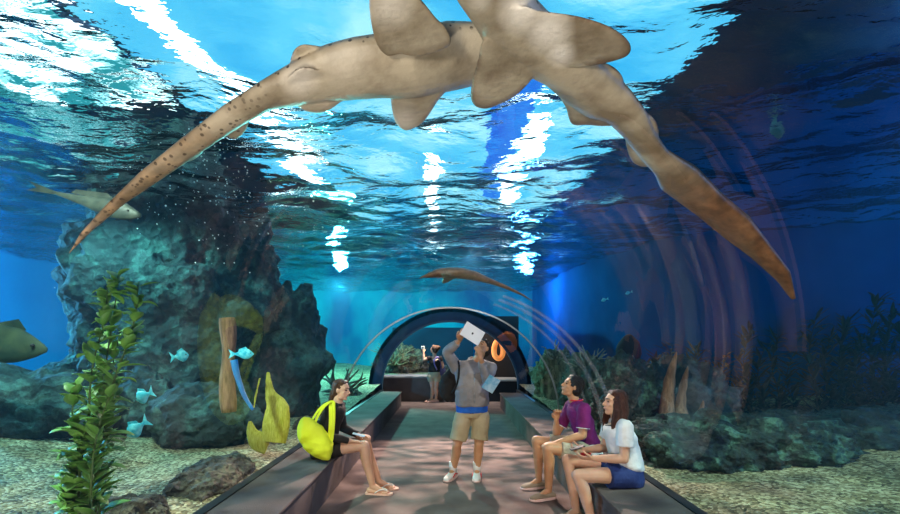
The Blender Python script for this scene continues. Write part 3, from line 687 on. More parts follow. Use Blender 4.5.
tag(obj('ribbon_eel', bm, mat('eel_blue', (.01, .14, .42), (.02, .24, .6), rough=.4), base=P(234, 360, 4.35)), 'slender deep blue eel hanging below the cyan fish by the reflection post', 'eel')
# brown ray-like shark lying across the tunnel crown far ahead
t0 = []
def crown(px, py, Y, lift=0): x = (px-450)/FP*Y; return V((x, Y, ZC+math.sqrt(R_T**2-x*x)+lift))
bm = B(); Y0 = 4.35
R = []
for px, hw in ((418, .004), (428, .035), (436, .06), (448, .075), (462, .08), (476, .07), (488, .045), (505, .03), (522, .02), (540, .003)):
    c = crown(px, 0, Y0+(px-480)*.003, .03+hw*.6); R.append((c, V((0, 1, 0))*hw*1.2, V((0, 0, 1))*hw*.65))
rings(bm, R, seg=16)
for s in (-1, 1):
    cap(bm, crown(450, 0, Y0, .05), crown(444, 0, Y0+s*.28, .03), .07, .03, sy=.25)
me = remesh(bm, .012, 4); at = me.color_attributes.new('tone', 'FLOAT_COLOR', 'POINT'); at.data.foreach_set('color', [.6, .7, .2, 0]*len(me.vertices))
tag(link('leopard_shark', me, M['sharkB']), 'small brown shark lying across the tunnel crown above the standing man', 'shark')

# ------------------------------------------------------------------ end of the tunnel
def counter():
    t = thing('counter', 'low dark curved counter with pale ledge at the tunnel end', 'counter', (-.6, 12.5, 0))
    bm = B(); box(bm, -1.86, -.20, 12.15, 12.9, 0, .63, bev=.01); obj('base', bm, M['bench'], t, sm=False)
    bm = B(); box(bm, -1.86, -.18, 12.10, 12.95, .63, .68, bev=.008); obj('ledge', bm, mat('ledge_grey', (.25, .27, .28), rough=.5), t, sm=False)
    t = thing('counter', 'dark low plinth with pale ledge right of the standing man', 'counter', (1.4, 12.4, 0))
    bm = B(); box(bm, 1.0, 1.86, 12.1, 12.9, 0, .55, bev=.01); obj('base', bm, M['black'], t, sm=False)
    bm = B(); box(bm, .98, 1.86, 12.05, 12.95, .55, .60, bev=.008); obj('ledge', bm, mat('ledge_light', (.35, .36, .36), rough=.5), t, sm=False)
counter()
bm = B(); box(bm, -1.86, .86, 13.2, 13.34, 0, .6); struct('wall_end', bm, M['bench'])
bm = B(); n = 40; c = P(498.5, 349.5, 12.0); R = []
for k in range(n+1):
    a = 2*math.pi*k/n; rx, rz = .165, .33; q = 1+.15*math.sin(a)*(-1)
    d = V((math.cos(a)*rx*q, 0, math.sin(a)*rz)); e = V((math.cos(a), 0, math.sin(a)*1.0)); wd = .075
    R.append((c+d*.72, e*wd*.95, V((0, 1, 0))*.04))
rings(bm, R, cap=False, seg=12); bmesh.ops.remove_doubles(bm, verts=bm.verts, dist=.0005)
tag(obj('ring_sign', bm, mat('orange_glow', (.85, .22, .05), (.95, .36, .10), scale=5, emit=.6), base=c), 'glowing orange oval ring on the dark wall behind the standing man', 'sign')

bm = B(); g = random.Random(11)
for k in range(420):
    Y = g.uniform(3.2, 5.5); c = P(g.gauss(235, 55), g.gauss(165, 45), Y)
    if (c.x**2+(c.z-ZC)**2) < 2.0**2 or c.z > HS-.15: continue
    bmesh.ops.create_icosphere(bm, subdivisions=1, radius=g.uniform(.003, .0075), matrix=Matrix.Translation(c))
tag(obj('bubbles', bm, mat('bubble', (.6, .9, .9), (.8, 1, 1), rough=.2)), 'tiny pale bubbles drifting in front of the tall rock', 'bubbles', kind='stuff')

# ------------------------------------------------------------------ people
M['skinL'] = mat('skin_light', (.62, .36, .24), (.70, .42, .29), scale=9, rough=.5, sss=.15)
M['skinT'] = mat('skin_tan', (.50, .25, .13), (.60, .31, .17), scale=9, rough=.5, sss=.15)
M['hairD'] = mat('hair_dark', (.012, .008, .006), (.03, .018, .012), scale=4, rough=.45, bump=.8, bscale=30, stretch=(8, 8, 1))
M['hairB'] = mat('hair_brown', (.05, .022, .012), (.13, .06, .03), scale=4, rough=.45, bump=.8, bscale=30, stretch=(8, 8, 1))
M['hairR'] = mat('hair_redbrown', (.03, .010, .006), (.085, .028, .016), scale=4, rough=.4, bump=.8, bscale=30, stretch=(8, 8, 1))
M['eyew'] = mat('eye', (.03, .02, .015), rough=.2); M['lip'] = mat('lips', (.50, .17, .14), rough=.5)
def cloth(name, c1, c2=None, **k): return mat(name, c1, c2, rough=k.pop('rough', .85), bump=k.pop('bump', .25), bscale=k.pop('bscale', 45), **k)
def hframe(f, up=(0, 0, 1)):
    f = V(f).normalized(); s = f.cross(V(up)).normalized(); return f, s.cross(f).normalized(), s
def hand(bm, wr, d, palm, thumb, curl=.5, s=1.0, spread=.25):
    """wr wrist, d pointing direction, palm the palm's normal, thumb the side the thumb is on"""
    d = V(d).normalized(); palm = V(palm); palm = (palm-d*palm.dot(d)).normalized(); th = d.cross(palm)
    if th.dot(V(thumb)) < 0: th = -th
    wr = V(wr); rings(bm, [(wr-d*.01*s, th*.026*s, palm*.018*s), (wr+d*.03*s, th*.036*s, palm*.017*s), (wr+d*.07*s, th*.041*s, palm*.015*s), (wr+d*.092*s, th*.038*s, palm*.012*s)], seg=14)
    for i, (o, L) in enumerate(((.031, .072), (.0105, .082), (-.0105, .076), (-.031, .060))):
        p = wr+d*.086*s+th*o*s; a = 0; dd = (d+th*o*spread*6).normalized()
        for k, (q, r) in enumerate(((.45, .0095), (.32, .0088), (.25, .008))):
            a += curl*(.6+.5*k); e = dd*math.cos(a)+palm*math.sin(a); n = p+e*L*q*s; cap(bm, p, n, r*s, (r-.0008)*s, seg=8); p = n
    p = wr+d*.022*s+th*.024*s; e = (d*.6+th*.75+palm*.25).normalized(); n = p+e*.042*s; cap(bm, p, n, .0135*s, .0115*s, seg=8)
    e = (d*.8+th*.35+palm*.4*(.5+curl)).normalized(); n2 = n+e*.032*s; cap(bm, n, n2, .011*s, .0095*s, seg=8)
    e = (d*.8+th*.1+palm*.6*(.5+curl)).normalized(); cap(bm, n2, n2+e*.024*s, .0098*s, .0085*s, seg=8)
def head(bm, c, f, up, s=1.0):
    f, u, sd = hframe(f, up); c = V(c)
    ell(bm, c+f*-.008*s+u*.022*s, sd*.073*s, f*.092*s, u*.092*s)
    ell(bm, c+f*.018*s-u*.030*s, sd*.060*s, f*.070*s, u*.078*s)
    ell(bm, c+f*.050*s-u*.088*s, sd*.030*s, f*.030*s, u*.022*s, seg=10, n=6)       # chin
    cap(bm, c+f*.020*s-u*.078*s+sd*.045*s, c+f*.055*s-u*.092*s, .017*s, .014*s); cap(bm, c+f*.020*s-u*.078*s-sd*.045*s, c+f*.055*s-u*.092*s, .017*s, .014*s)
    cap(bm, c+f*.080*s+u*.018*s, c+f*.103*s-u*.022*s, .008*s, .0125*s, seg=8)      # nose
    for q in (-1, 1):
        cap(bm, c+f*.094*s-u*.026*s+sd*.002*q, c+f*.088*s-u*.027*s+sd*q*.012*s, .008*s, .007*s, seg=8)
        cap(bm, c+f*.078*s+u*.033*s+sd*q*.010*s, c+f*.066*s+u*.032*s+sd*q*.048*s, .010*s, .009*s, seg=8)  # brow
        ell(bm, c+f*.055*s-u*.018*s+sd*q*.038*s, sd*.020*s, f*.022*s, u*.018*s, seg=10, n=6)        # cheek
        ell(bm, c-f*.006*s+u*.000*s+sd*q*.073*s, sd*.010*s, f*.018*s, u*.030*s, seg=10, n=6)        # ear
    cap(bm, c+f*.080*s-u*.052*s+sd*.014*s, c+f*.080*s-u*.052*s-sd*.014*s, .010*s, .010*s, seg=8)
def facebits(root, c, f, up, s=1.0, brow=None):
    f, u, sd = hframe(f, up); c = V(c)
    for q in (-1, 1):
        bm = B(); ell(bm, c+f*.076*s+u*.010*s+sd*q*.031*s, sd*.013*s, f*.009*s, u*.006*s, seg=10, n=6); obj('eye', bm, M['eyew'], root)
        bm = B(); cap(bm, c+f*.090*s+u*.036*s+sd*q*.015*s, c+f*.075*s+u*.036*s+sd*q*.047*s, .0042*s, .003*s, seg=6); obj('eyebrow', bm, brow or M['hairD'], root)
    bm = B(); cap(bm, c+f*.0885*s-u*.052*s+sd*.017*s, c+f*.0885*s-u*.052*s-sd*.017*s, .0045*s, .0045*s, seg=6); obj('lips', bm, M['lip'], root)
def seg_limb(bm, pts, rs, **k):
    for i in range(len(pts)-1): cap(bm, pts[i], pts[i+1], rs[i], rs[i+1], **k)
def torso(bm, hip, chest, side, fwd, w, g=0, belly=0, neck=None, sh=None):
    """hip and chest (level of the armpits) centres; w = (hip, waist, chest) half widths"""
    hip, chest = V(hip), V(chest); side, fwd = V(side).normalized(), V(fwd).normalized(); d = chest-hip
    R = []
    for q, a, b in ((-.16, w[0]*.62, .070), (-.08, w[0]*.92, .098), (.06, w[0], .108), (.35, (w[0]+w[1])/2, .102+belly), (.55, w[1], .098+belly), (.8, (w[1]+w[2])/2, .105), (1, w[2], .108), (1.2, w[2]*.93, .095), (1.33, w[2]*.62, .070)):
        R.append((hip+d*q, side*(a+g), fwd*(b+g)))
    rings(bm, R, seg=22)
def person(label, base, J, skin, sc=1.0, vox=.006, look=None, up=(0, 0, 1), shoes=True):
    """J: joints in metres. Returns root and the frames."""
    root = thing('person', label, 'person', base)
    bm = B()
    torso(bm, J['hip'], J['chest'], J['side'], J['fwd'], J['w'])
    n = V(J['neck']); h = V(J['head']); f, u, sd = hframe(J['look'], J.get('up', (0, 0, 1)))
    cap(bm, n-V((0, 0, .05)), h-u*.055*sc-f*.012, .056*sc, .050*sc); head(bm, h, J['look'], J.get('up', (0, 0, 1)), sc)
    for q in 'LR':
        sh, el, wr = V(J['sh'+q]), V(J['el'+q]), V(J['wr'+q])
        cap(bm, n-V((0, 0, .05)), sh, .048*sc, .052*sc)
        cap(bm, sh, el, .052*sc, .040*sc); m_ = el.lerp(wr, .3); cap(bm, el, m_, .040*sc, .041*sc); cap(bm, m_, wr, .041*sc, .025*sc)
        hd = J['hand'+q]; hand(bm, wr, hd[0], hd[1], hd[2], hd[3] if len(hd) > 3 else .4, sc*.98)
        hp, kn, an = V(J['hp'+q]), V(J['kn'+q]), V(J['an'+q])
        cap(bm, hp, kn, .083*sc, .055*sc); m_ = kn.lerp(an, .3)
        fd = V(J['toe'+q]); fd.normalize(); bk = -(fd-(an-kn).normalized()*fd.dot((an-kn).normalized())).normalized()
        cap(bm, kn, m_+bk*.012, .054*sc, .057*sc); cap(bm, m_+bk*.012, an, .057*sc, .034*sc)
        dn = V((0, 0, -1)); heel = an+dn*.035-fd*.035; ball = an+fd*.125*sc+dn*.062; toe = an+fd*.18*sc+dn*.066
        cap(bm, an, ball, .036*sc, .024*sc); cap(bm, heel+dn*.012, ball, .030*sc, .022*sc, sx=1.1); s_ = fd.cross(V((0, 0, 1)))
        for k in range(5): p = ball+s_*(k-2)*.016*sc; cap(bm, p, p+fd*(.050-.005*abs(k-1))*sc, .013*sc, .010*sc, seg=8)
    body = link('body', remesh(bm, vox, 3), skin, root)
    facebits(root, J['head'], J['look'], J.get('up', (0, 0, 1)), sc)
    return root
def garment(name, root, m, build, vox=.008, sm=3, wr=.004, wsc=11):
    bm = B(); build(bm); return link(name, remesh(bm, vox, sm, wr, wsc), m, root)
def hair_cap(bm, c, f, up, s=1.0, ext=0):
    f, u, sd = hframe(f, up); c = V(c)
    ell(bm, c-f*.024*s+u*.036*s, sd*(.080+ext)*s, f*(.090+ext)*s, u*(.090+ext)*s)
    ell(bm, c-f*.045*s-u*.012*s, sd*(.074+ext)*s, f*(.062+ext)*s, u*(.075+ext)*s)
    cap(bm, c+f*.030*s+u*.088*s+sd*.03*s, c+f*.030*s+u*.088*s-sd*.035*s, .026*s, .026*s)
def shoe(root, an, fd, m, sole, name='shoe', sc=1.0, low=0):
    an = V(an); fd = V(fd); fd.z = 0; fd.normalize(); s_ = fd.cross(V((0, 0, 1))); z = V((0, 0, 1)); g = V((an.x, an.y, J_FLOOR))
    bm = B()
    R = []
    for q, wd, hh in ((-.075, .026, .045), (-.062, .036, .075-low), (-.02, .040, .092-low), (.03, .040, .082-low), (.07, .043, .066-low*.5), (.12, .048, .054), (.16, .045, .044), (.19, .034, .034), (.205, .018, .022)):
        R.append((g+fd*q*sc+z*(hh/2+.012), s_*wd*sc, z*hh/2))
    rings(bm, R, seg=16); o = link(name, remesh(bm, .006, 2), m, root)
    bm = B(); R = []
    pr = ((-.082, .018), (-.07, .034), (-.02, .041), (.04, .042), (.10, .049), (.15, .050), (.185, .040), (.208, .020))
    A = [bm.verts.new(g+fd*q*sc+s_*wd*sc) for q, wd in pr]+[bm.verts.new(g+fd*q*sc-s_*wd*sc) for q, wd in pr[::-1]]
    C = [bm.verts.new(v.co+z*.024) for v in A]; bm.faces.new(A); bm.faces.new(C[::-1])
    for i in range(len(A)): j = (i+1) % len(A); bm.faces.new((A[i], A[j], C[j], C[i]))
    bmesh.ops.bevel(bm, geom=bm.edges[:], offset=.004, segments=2, affect='EDGES')
    so = obj('sole', bm, sole, o); return o
J_FLOOR = 0.0
M['khaki'] = cloth('khaki', (.42, .34, .21), (.54, .45, .29)); M['hood'] = cloth('grey_fleece', (.24, .23, .235), (.38, .36, .36))
M['blue'] = cloth('blue_shirt', (.015, .11, .50), (.03, .17, .65)); M['white'] = mat('white_cotton', (.72, .72, .72), (.80, .80, .80), rough=.8)
M['blackc'] = cloth('black_cloth', (.010, .009, .009), (.022, .019, .018)); M['tote'] = cloth('yellow_tote', (.72, .80, .02), (.82, .90, .05), bump=.15)
M['purple'] = cloth('purple_polo', (.11, .008, .075), (.19, .013, .13)); M['denim'] = cloth('blue_denim', (.010, .022, .10), (.028, .05, .18))
M['shirtw'] = cloth('white_shirt', (.66, .68, .70), (.78, .79, .80)); M['tan'] = cloth('tan_canvas', (.24, .19, .14), (.34, .28, .21))
M['red'] = mat('red', (.60, .03, .04), rough=.5); M['pink'] = mat('pink_rubber', (.75, .45, .36), rough=.6)
M['sole'] = mat('rubber_sole', (.72, .50, .48), rough=.7); M['cyanp'] = mat('map_paper', (.10, .38, .55), (.45, .65, .75), scale=16, rough=.5)
M['plaid'] = cloth('plaid_shorts', (.30, .25, .18), (.48, .42, .32), scale=22); M['tablet'] = mat('tablet_white', (.85, .85, .86), (.9, .9, .9), rough=.35)

# --- man in grey hoodie photographing upwards with a tablet
Y = 5.22
q = lambda x, y, dy=0: P(x, y, Y+dy)
J = dict(hip=q(472, 408), chest=q(472, 374, .02), side=(1, .12, 0), fwd=(.12, -1, .0), w=(.150, .145, .165), neck=q(475, 360, .02),
  head=q(482, 349, -.01), look=(-.45, -.62, .62), up=(.25, .5, .8),
  shR=q(456, 368, .02), elR=q(447, 352, -.12), wrR=q(459, 341, -.27), handR=((.35, .0, .9), (.5, -.8, .1), (-.8, 0, .3), .35),
  shL=q(491, 368, .0), elL=q(487, 380, -.20), wrL=q(481, 359, -.36), handL=((-.25, -.1, 1), (-.6, .6, .1), (.6, -.6, .2), .45),
  hpR=q(463, 418), knR=q(457, 445, -.06), anR=q(453, 467, .0), toeR=(-.45, -1, 0), hpL=q(481, 418), knL=q(479, 444, -.05), anL=q(477, 469, .0), toeL=(-.1, -1, 0))
for k in ('anR', 'anL'): J[k].z = .085
man = person('person in grey hoodie and khaki shorts standing, head tipped back, raising a white tablet', (q(470, 478).x, Y, 0), J, M['skinT'])
garment('hoodie', man, M['hood'], lambda bm: (
  torso(bm, V(J['hip'])+V((0, 0, .10)), V(J['chest'])+V((0, 0, .025)), J['side'], J['fwd'], J['w'], g=.042, belly=.015), rings(bm, [(V(J['hip'])+V((0, 0, z)), V(J['side']).normalized()*(J['w'][0]+gg), V(J['fwd']).normalized()*(.108+gg)) for z, gg in ((.025, .034), (.04, .046), (.10, .050), (.2, .045))], seg=22),
  [(cap(bm, V(J['neck'])-V((0, 0, .045)), J['sh'+s], .070, .072), seg_limb(bm, [J['sh'+s], J['el'+s]], [.074, .060]), cap(bm, J['el'+s], V(J['el'+s]).lerp(V(J['wr'+s]), .86), .060, .042, flat=2)) for s in 'LR'],
  [cap(bm, V(J['neck'])+V((.075*math.cos(a), .02+.065*math.sin(a), -.012+.025*math.sin(a))), V(J['neck'])+V((.075*math.cos(a+.6), .02+.065*math.sin(a+.6), -.012+.025*math.sin(a+.6))), .026, .026) for a in [k*.6 for k in range(11)]],
  ), wr=.009, wsc=9)
bm = B(); zf = V(J['fwd']).normalized()
tube(bm, [V(J['hip'])+V((0, 0, .08))+zf*.168, V(J['hip']).lerp(V(J['chest']), .5)+zf*.163, V(J['chest'])+zf*.148, V(J['neck'])+zf*.10-V((0, 0, .04))], .0045, 6, 4); obj('zip', bm, M['steel'], man)
garment('shirt_hem', man, M['blue'], lambda bm: rings(bm, [(V(J['hip'])+V((0, 0, z)), V(J['side']).normalized()*(J['w'][0]+gg), V(J['fwd']).normalized()*(.108+gg)) for z, gg in ((-.045, .030), (-.02, .036), (.03, .032), (.07, .020))], seg=22), wr=.004)
def shorts(bm, J, g=.03, f=.62, flare=.0, top=.10, r0=.088, r1=.075, drop=None):
    h = V(J['hip']); sd = V(J['side']).normalized(); fw = V(J['fwd']).normalized(); d = (V(J['chest'])-h).normalized()
    w0 = J['w'][0]
    rings(bm, [(h+d*top, sd*(w0+g-.01), fw*(.10+g-.005)), (h+d*.03, sd*(w0+g), fw*(.112+g)), (h-d*.05, sd*(w0+g), fw*(.112+g)), (h-d*.10, sd*(w0*.9+g), fw*(.09+g))], seg=20)
    for s in 'LR':
        a, b = V(J['hp'+s]), V(J['kn'+s]); cap(bm, a, a.lerp(b, f), r0+g, r1+g+flare, flat=2, seg=18)
garment('shorts', man, M['khaki'], lambda bm: shorts(bm, J, g=.016, f=.84, flare=.006, top=.04, r0=.088, r1=.078), wr=.009, wsc=10)
for s in 'RL':
    bm = B(); cap(bm, V(J['an'+s])+V((0, 0, .10)), V(J['an'+s])+V((0, 0, -.02)), .047, .044, flat=3); obj('sock', bm, M['white'], man)
    sh = shoe(man, J['an'+s], J['toe'+s], mat('white_trainer', (.72, .70, .70), (.80, .78, .78), rough=.6), M['sole'])
    fd = V(J['toe'+s]).normalized(); s_ = fd.cross(V((0, 0, 1)))
    for k in (-1, 1):
        bm = B(); a = V(J['an'+s]); a.z = 0
        tube(bm, [a+fd*-.03+s_*k*.042+V((0, 0, .045)), a+fd*.04+s_*k*.046+V((0, 0, .06)), a+fd*.10+s_*k*.050+V((0, 0, .038))], .007, 6, 3); obj('stripe', bm, M['red'], sh)
garment('hair', man, M['hairD'], lambda bm: hair_cap(bm, J['head'], J['look'], J['up'], 1.03), vox=.007, wr=.004, wsc=40)
# tablet
tb = thing('tablet', 'white tablet held up over the head of the standing man', 'tablet', q(472, 334, -.36))
c = q(472.5, 333.5, -.37); ex = V((.80, .12, -.50)).normalized(); n_ = V((.30, -.80, .10)); n_ = (n_-ex*n_.dot(ex)).normalized(); ez = ex.cross(n_).normalized()
Mx = Matrix.Translation(c) @ Matrix((ex, n_, ez)).transposed().to_4x4()
bm = B(); box(bm, -.118, .118, -.004, .004, -.086, .086, Mx, bev=.003); obj('case', bm, M['tablet'], tb, sm=False)
bm = B(); box(bm, -.105, .105, -.005, -.0042, -.075, .075, Mx); obj('screen', bm, M['dark'], tb, sm=False)
bm = B(); ell(bm, c-n_*(-.0045), ex*.011, ez*.012, n_*.001, n=6); ell(bm, c+n_*.0045+ez*.0165+ex*.003, ex*.005, ez*.0025, n_*.001, n=6); obj('logo', bm, M['dark'], tb)
# backpack hanging at his side
bp = thing('backpack', 'black backpack slung behind the standing man with the tablet', 'backpack', q(449, 392, .16))
garment('pack', bp, M['blackc'], lambda bm: rings(bm, [(q(453, 368, .2), V((.04, 0, 0)), V((0, .05, 0))), (q(450, 375, .2), V((.095, 0, 0)), V((0, .075, 0))), (q(449, 386, .2), V((.12, 0, 0)), V((0, .09, 0))), (q(450, 397, .2), V((.11, 0, 0)), V((0, .08, 0))), (q(452, 402, .2), V((.07, 0, 0)), V((0, .05, 0)))], seg=18), vox=.01, wr=.008)
bm = B(); tube(bm, [q(451, 372, .17), q(453, 361, .05), q(458, 361, -.06), q(459, 370, -.15), q(457, 384, -.12), q(452, 393, .08)], .012, 6, 5); obj('strap', bm, M['blackc'], bp)
# folded map under his arm
bm = B(); c = q(491, 384, -.26); ex = V((.75, .3, -.45)).normalized(); n_ = V((.2, -.9, -.2)); n_ = (n_-ex*n_.dot(ex)).normalized(); ez = ex.cross(n_)
box(bm, -.075, .075, -.005, .005, -.085, .085, Matrix.Translation(c) @ Matrix((ex, n_, ez)).transposed().to_4x4(), bev=.002)
tag(obj('brochure', bm, M['cyanp'], sm=False, base=c), 'pale blue folded brochure under the forearm of the standing man', 'brochure')

# --- woman in black top seated on the left bench
Y = 4.75
JW = dict(hip=V((-1.33, Y, .47)), chest=V((-1.235, Y, .79)), side=(.12, 1, 0), fwd=(1, -.12, .1), w=(.150, .115, .135), neck=V((-1.20, Y, .94)),
  head=V((-1.145, Y-.01, 1.065)), look=(1, -.28, -.12),
  shR=V((-1.215, Y-.155, .885)), elR=V((-1.245, Y-.20, .62)), wrR=V((-1.02, Y-.14, .555)), handR=((1, .25, -.1), (0, 0, -1), (0, 1, 0), .35),
  shL=V((-1.205, Y+.155, .885)), elL=V((-1.18, Y+.20, .63)), wrL=V((-.98, Y+.08, .57)), handL=((1, -.2, 0), (0, 0, -1), (0, -1, 0), .4),
  hpR=V((-1.30, Y-.09, .455)), knR=V((-.885, Y-.10, .50)), anR=V((-.80, Y-.10, .085)), toeR=(1, -.1, 0),
  hpL=V((-1.30, Y+.09, .455)), knL=V((-.895, Y+.04, .50)), anL=V((-.76, Y+.06, .085)), toeL=(1, -.05, 0))
wl = person('person in black long-sleeved top seated on left bench in pink flip-flops, seen in profile', (-1.2, Y, .36), JW, M['skinL'], sc=.95, vox=.0055)
garment('top', wl, M['blackc'], lambda bm: (torso(bm, V(JW['hip'])+V((0, 0, .04)), JW['chest'], JW['side'], JW['fwd'], JW['w'], g=.02),
  [(cap(bm, V(JW['neck'])-V((0, 0, .05)), JW['sh'+s], .055, .060), seg_limb(bm, [JW['sh'+s], JW['el'+s]], [.060, .050]), cap(bm, JW['el'+s], V(JW['el'+s]).lerp(V(JW['wr'+s]), .93), .050, .034, flat=2)) for s in 'LR'],
  cap(bm, V(JW['neck'])-V((0, 0, .06)), V(JW['neck'])+V((.01, 0, -.005)), .07, .062, flat=2)), wr=.006)
garment('shorts', wl, M['blackc'], lambda bm: shorts(bm, JW, g=.014, f=.45, top=.03, r0=.084, r1=.068), wr=.004)
def hair_w(bm):
    c = V(JW['head']); f, u, sd = hframe(JW['look']); hair_cap(bm, c, JW['look'], (0, 0, 1), .96)
    rings(bm, [(c-f*.05, sd*.06, f*.05), (c-f*.08-u*.05, sd*.055, f*.045), (c-f*.095-u*.12, sd*.05, f*.035), (c-f*.10-u*.19, sd*.035, f*.022), (c-f*.10-u*.24, sd*.015, f*.01)], seg=14)
garment('hair', wl, M['hairB'], hair_w, vox=.007, wr=.005, wsc=35)
bm = B(); c = V(JW['head']); f, u, sd = hframe(JW['look']); cap(bm, c-f*.11+u*.04-sd*.03, c-f*.105+u*.00-sd*.055, .012, .008); obj('hair_clip', bm, M['white'], wl)
for s in 'RL':
    a = V(JW['an'+s]); fd = V(JW['toe'+s]).normalized(); s_ = fd.cross(V((0, 0, 1))); g = V((a.x, a.y, 0)); bm = B()
    pr = ((-.075, .018), (-.06, .032), (0, .036), (.06, .037), (.13, .045), (.17, .043), (.20, .030), (.212, .012))
    A = [bm.verts.new(g+fd*x+s_*y) for x, y in pr]+[bm.verts.new(g+fd*x-s_*y) for x, y in pr[::-1]]; C = [bm.verts.new(v.co+V((0, 0, .016))) for v in A]; bm.faces.new(A); bm.faces.new(C[::-1])
    for i in range(len(A)): j = (i+1) % len(A); bm.faces.new((A[i], A[j], C[j], C[i]))
    o = obj('flip_flop', bm, M['pink'], wl, sm=False)
    bm = B(); z = V((0, 0, 1)); tip = g+fd*.155+z*.045; tube(bm, [g+fd*.03-s_*.036+z*.02, g+fd*.09-s_*.03+z*.055, tip, g+fd*.09+s_*.03+z*.055, g+fd*.03+s_*.036+z*.02], .006, 6, 4); obj('thong_strap', bm, M['white'], o)
# phone
bm = B(); c = V((-.955, Y-.04, .600)); box(bm, -.065, .065, -.033, .033, -.005, .005, Matrix.Translation(c) @ Matrix.Rotation(.25, 4, 'Y'), bev=.003)
ph = tag(obj('phone', bm, mat('pale_blue_case', (.45, .60, .72), rough=.4), sm=False, base=c), 'pale blue phone held on the lap of the woman in black', 'phone')
# yellow tote
tt = thing('tote_bag', 'bright yellow tote bag hanging from the shoulder of the seated woman in black', 'bag', (-1.43, Y-.18, .40))
def tote(bm):
    yb = Y-.30
    R = []
    for x, z, w_, h_ in ((-1.50, .76, .03, .05), (-1.475, .73, .06, .11), (-1.43, .69, .085, .15), (-1.37, .635, .095, .165), (-1.30, .58, .095, .16), (-1.23, .53, .085, .13), (-1.175, .485, .05, .08)):
        R.append((V((x, yb, z)), V((0, w_, 0)), V((.25, 0, .95))*h_))
    rings(bm, R, seg=20)
garment('bag_body', tt, M['tote'], tote, vox=.01, wr=.018, wsc=7)
for off in (0, 1):
    bm = B(); pts = [(-1.36, -.29, .66), (-1.33, -.27, .80), (-1.26, -.235, .925), (-1.20, -.15, .965), (-1.165, -.24, .90), (-1.155, -.30, .75), (-1.17, -.31, .60), (-1.20, -.31, .50)]
    if off: pts = [(-1.40, -.28, .68), (-1.37, -.26, .80), (-1.30, -.225, .91), (-1.235, -.13, .955), (-1.20, -.23, .90), (-1.185, -.29, .75), (-1.20, -.30, .58)]
    sp = spline([V((x, Y+y, z)) for x, y, z in pts], 6); R = []
    for i, p in enumerate(sp):
        d = (sp[min(i+1, len(sp)-1)]-sp[max(i-1, 0)]).normalized(); o_ = V((p.x+1.24, (p.y-Y)+.02, .25)).normalized(); w_ = d.cross(o_).normalized(); R.append((p, w_*.017, w_.cross(d)*.004))
    rings(bm, R, seg=8); obj('strap', bm, M['tote'], tt)

# --- man in purple polo seated on the right bench
Y = 4.62
JM = dict(hip=V((1.43, Y, .475)), chest=V((1.335, Y, .80)), side=(-.10, -1, 0), fwd=(-1, .1, .15), w=(.155, .145, .160), neck=V((1.30, Y, .965)),
  head=V((1.25, Y, 1.11)), look=(-1, -.12, .42),
  shL=V((1.325, Y-.175, .90)), elL=V((1.30, Y-.21, .655)), wrL=V((1.06, Y-.14, .565)), handL=((-1, .25, -.12), (0, 0, -1), (0, 1, 0), .3),
  shR=V((1.30, Y+.175, .90)), elR=V((1.13, Y+.16, .60)), wrR=V((1.115, Y+.10, .755)), handR=((.05, -.15, 1), (.2, -1, 0), (-1, 0, 0), 1.1),
  hpL=V((1.40, Y-.10, .465)), knL=V((.965, Y-.18, .52)), anL=V((.985, Y-.12, .085)), toeL=(-1, -.35, 0),
  hpR=V((1.40, Y+.10, .465)), knR=V((.92, Y+.17, .52)), anR=V((.955, Y+.22, .085)), toeR=(-1, -.25, 0))
mr = person('person in purple polo shirt seated on right bench, looking up to the left', (1.3, Y, .36), JM, M['skinT'], vox=.0055)
garment('polo_shirt', mr, M['purple'], lambda bm: (torso(bm, V(JM['hip'])+V((0, 0, .03)), JM['chest'], JM['side'], JM['fwd'], JM['w'], g=.022),
  [(cap(bm, V(JM['neck'])-V((0, 0, .045)), JM['sh'+s], .062, .068), cap(bm, JM['sh'+s], V(JM['sh'+s]).lerp(V(JM['el'+s]), .72), .070, .064, flat=2)) for s in 'LR'],
  cap(bm, V(JM['neck'])-V((0, 0, .06)), V(JM['neck'])+V((-.01, 0, .015)), .075, .064, flat=2)), wr=.007)
for s in 'LR':
    a, b = V(JM['sh'+s]), V(JM['el'+s]); bm = B(); cap(bm, a.lerp(b, .71), a.lerp(b, .735), .067, .067, flat=3); obj('sleeve_trim', bm, M['white'], mr)
bm = B(); nk = V(JM['neck'])+V((-.008, 0, .012)); tube(bm, [nk+V((.068*math.cos(a), .068*math.sin(a), 0)) for a in [k*2*math.pi/20 for k in range(21)]], .007, 6); obj('collar_trim', bm, M['red'], mr)
garment('shorts', mr, M['plaid'], lambda bm: shorts(bm, JM, g=.018, f=.72, top=.03, r0=.088, r1=.072), wr=.006)
garment('hair', mr, M['hairD'], lambda bm: hair_cap(bm, JM['head'], JM['look'], (0, 0, 1), 1.05, .004), vox=.007, wr=.005, wsc=40)
for s in 'LR': shoe(mr, JM['an'+s], JM['toe'+s], M['tan'], M['sole'], low=.02)

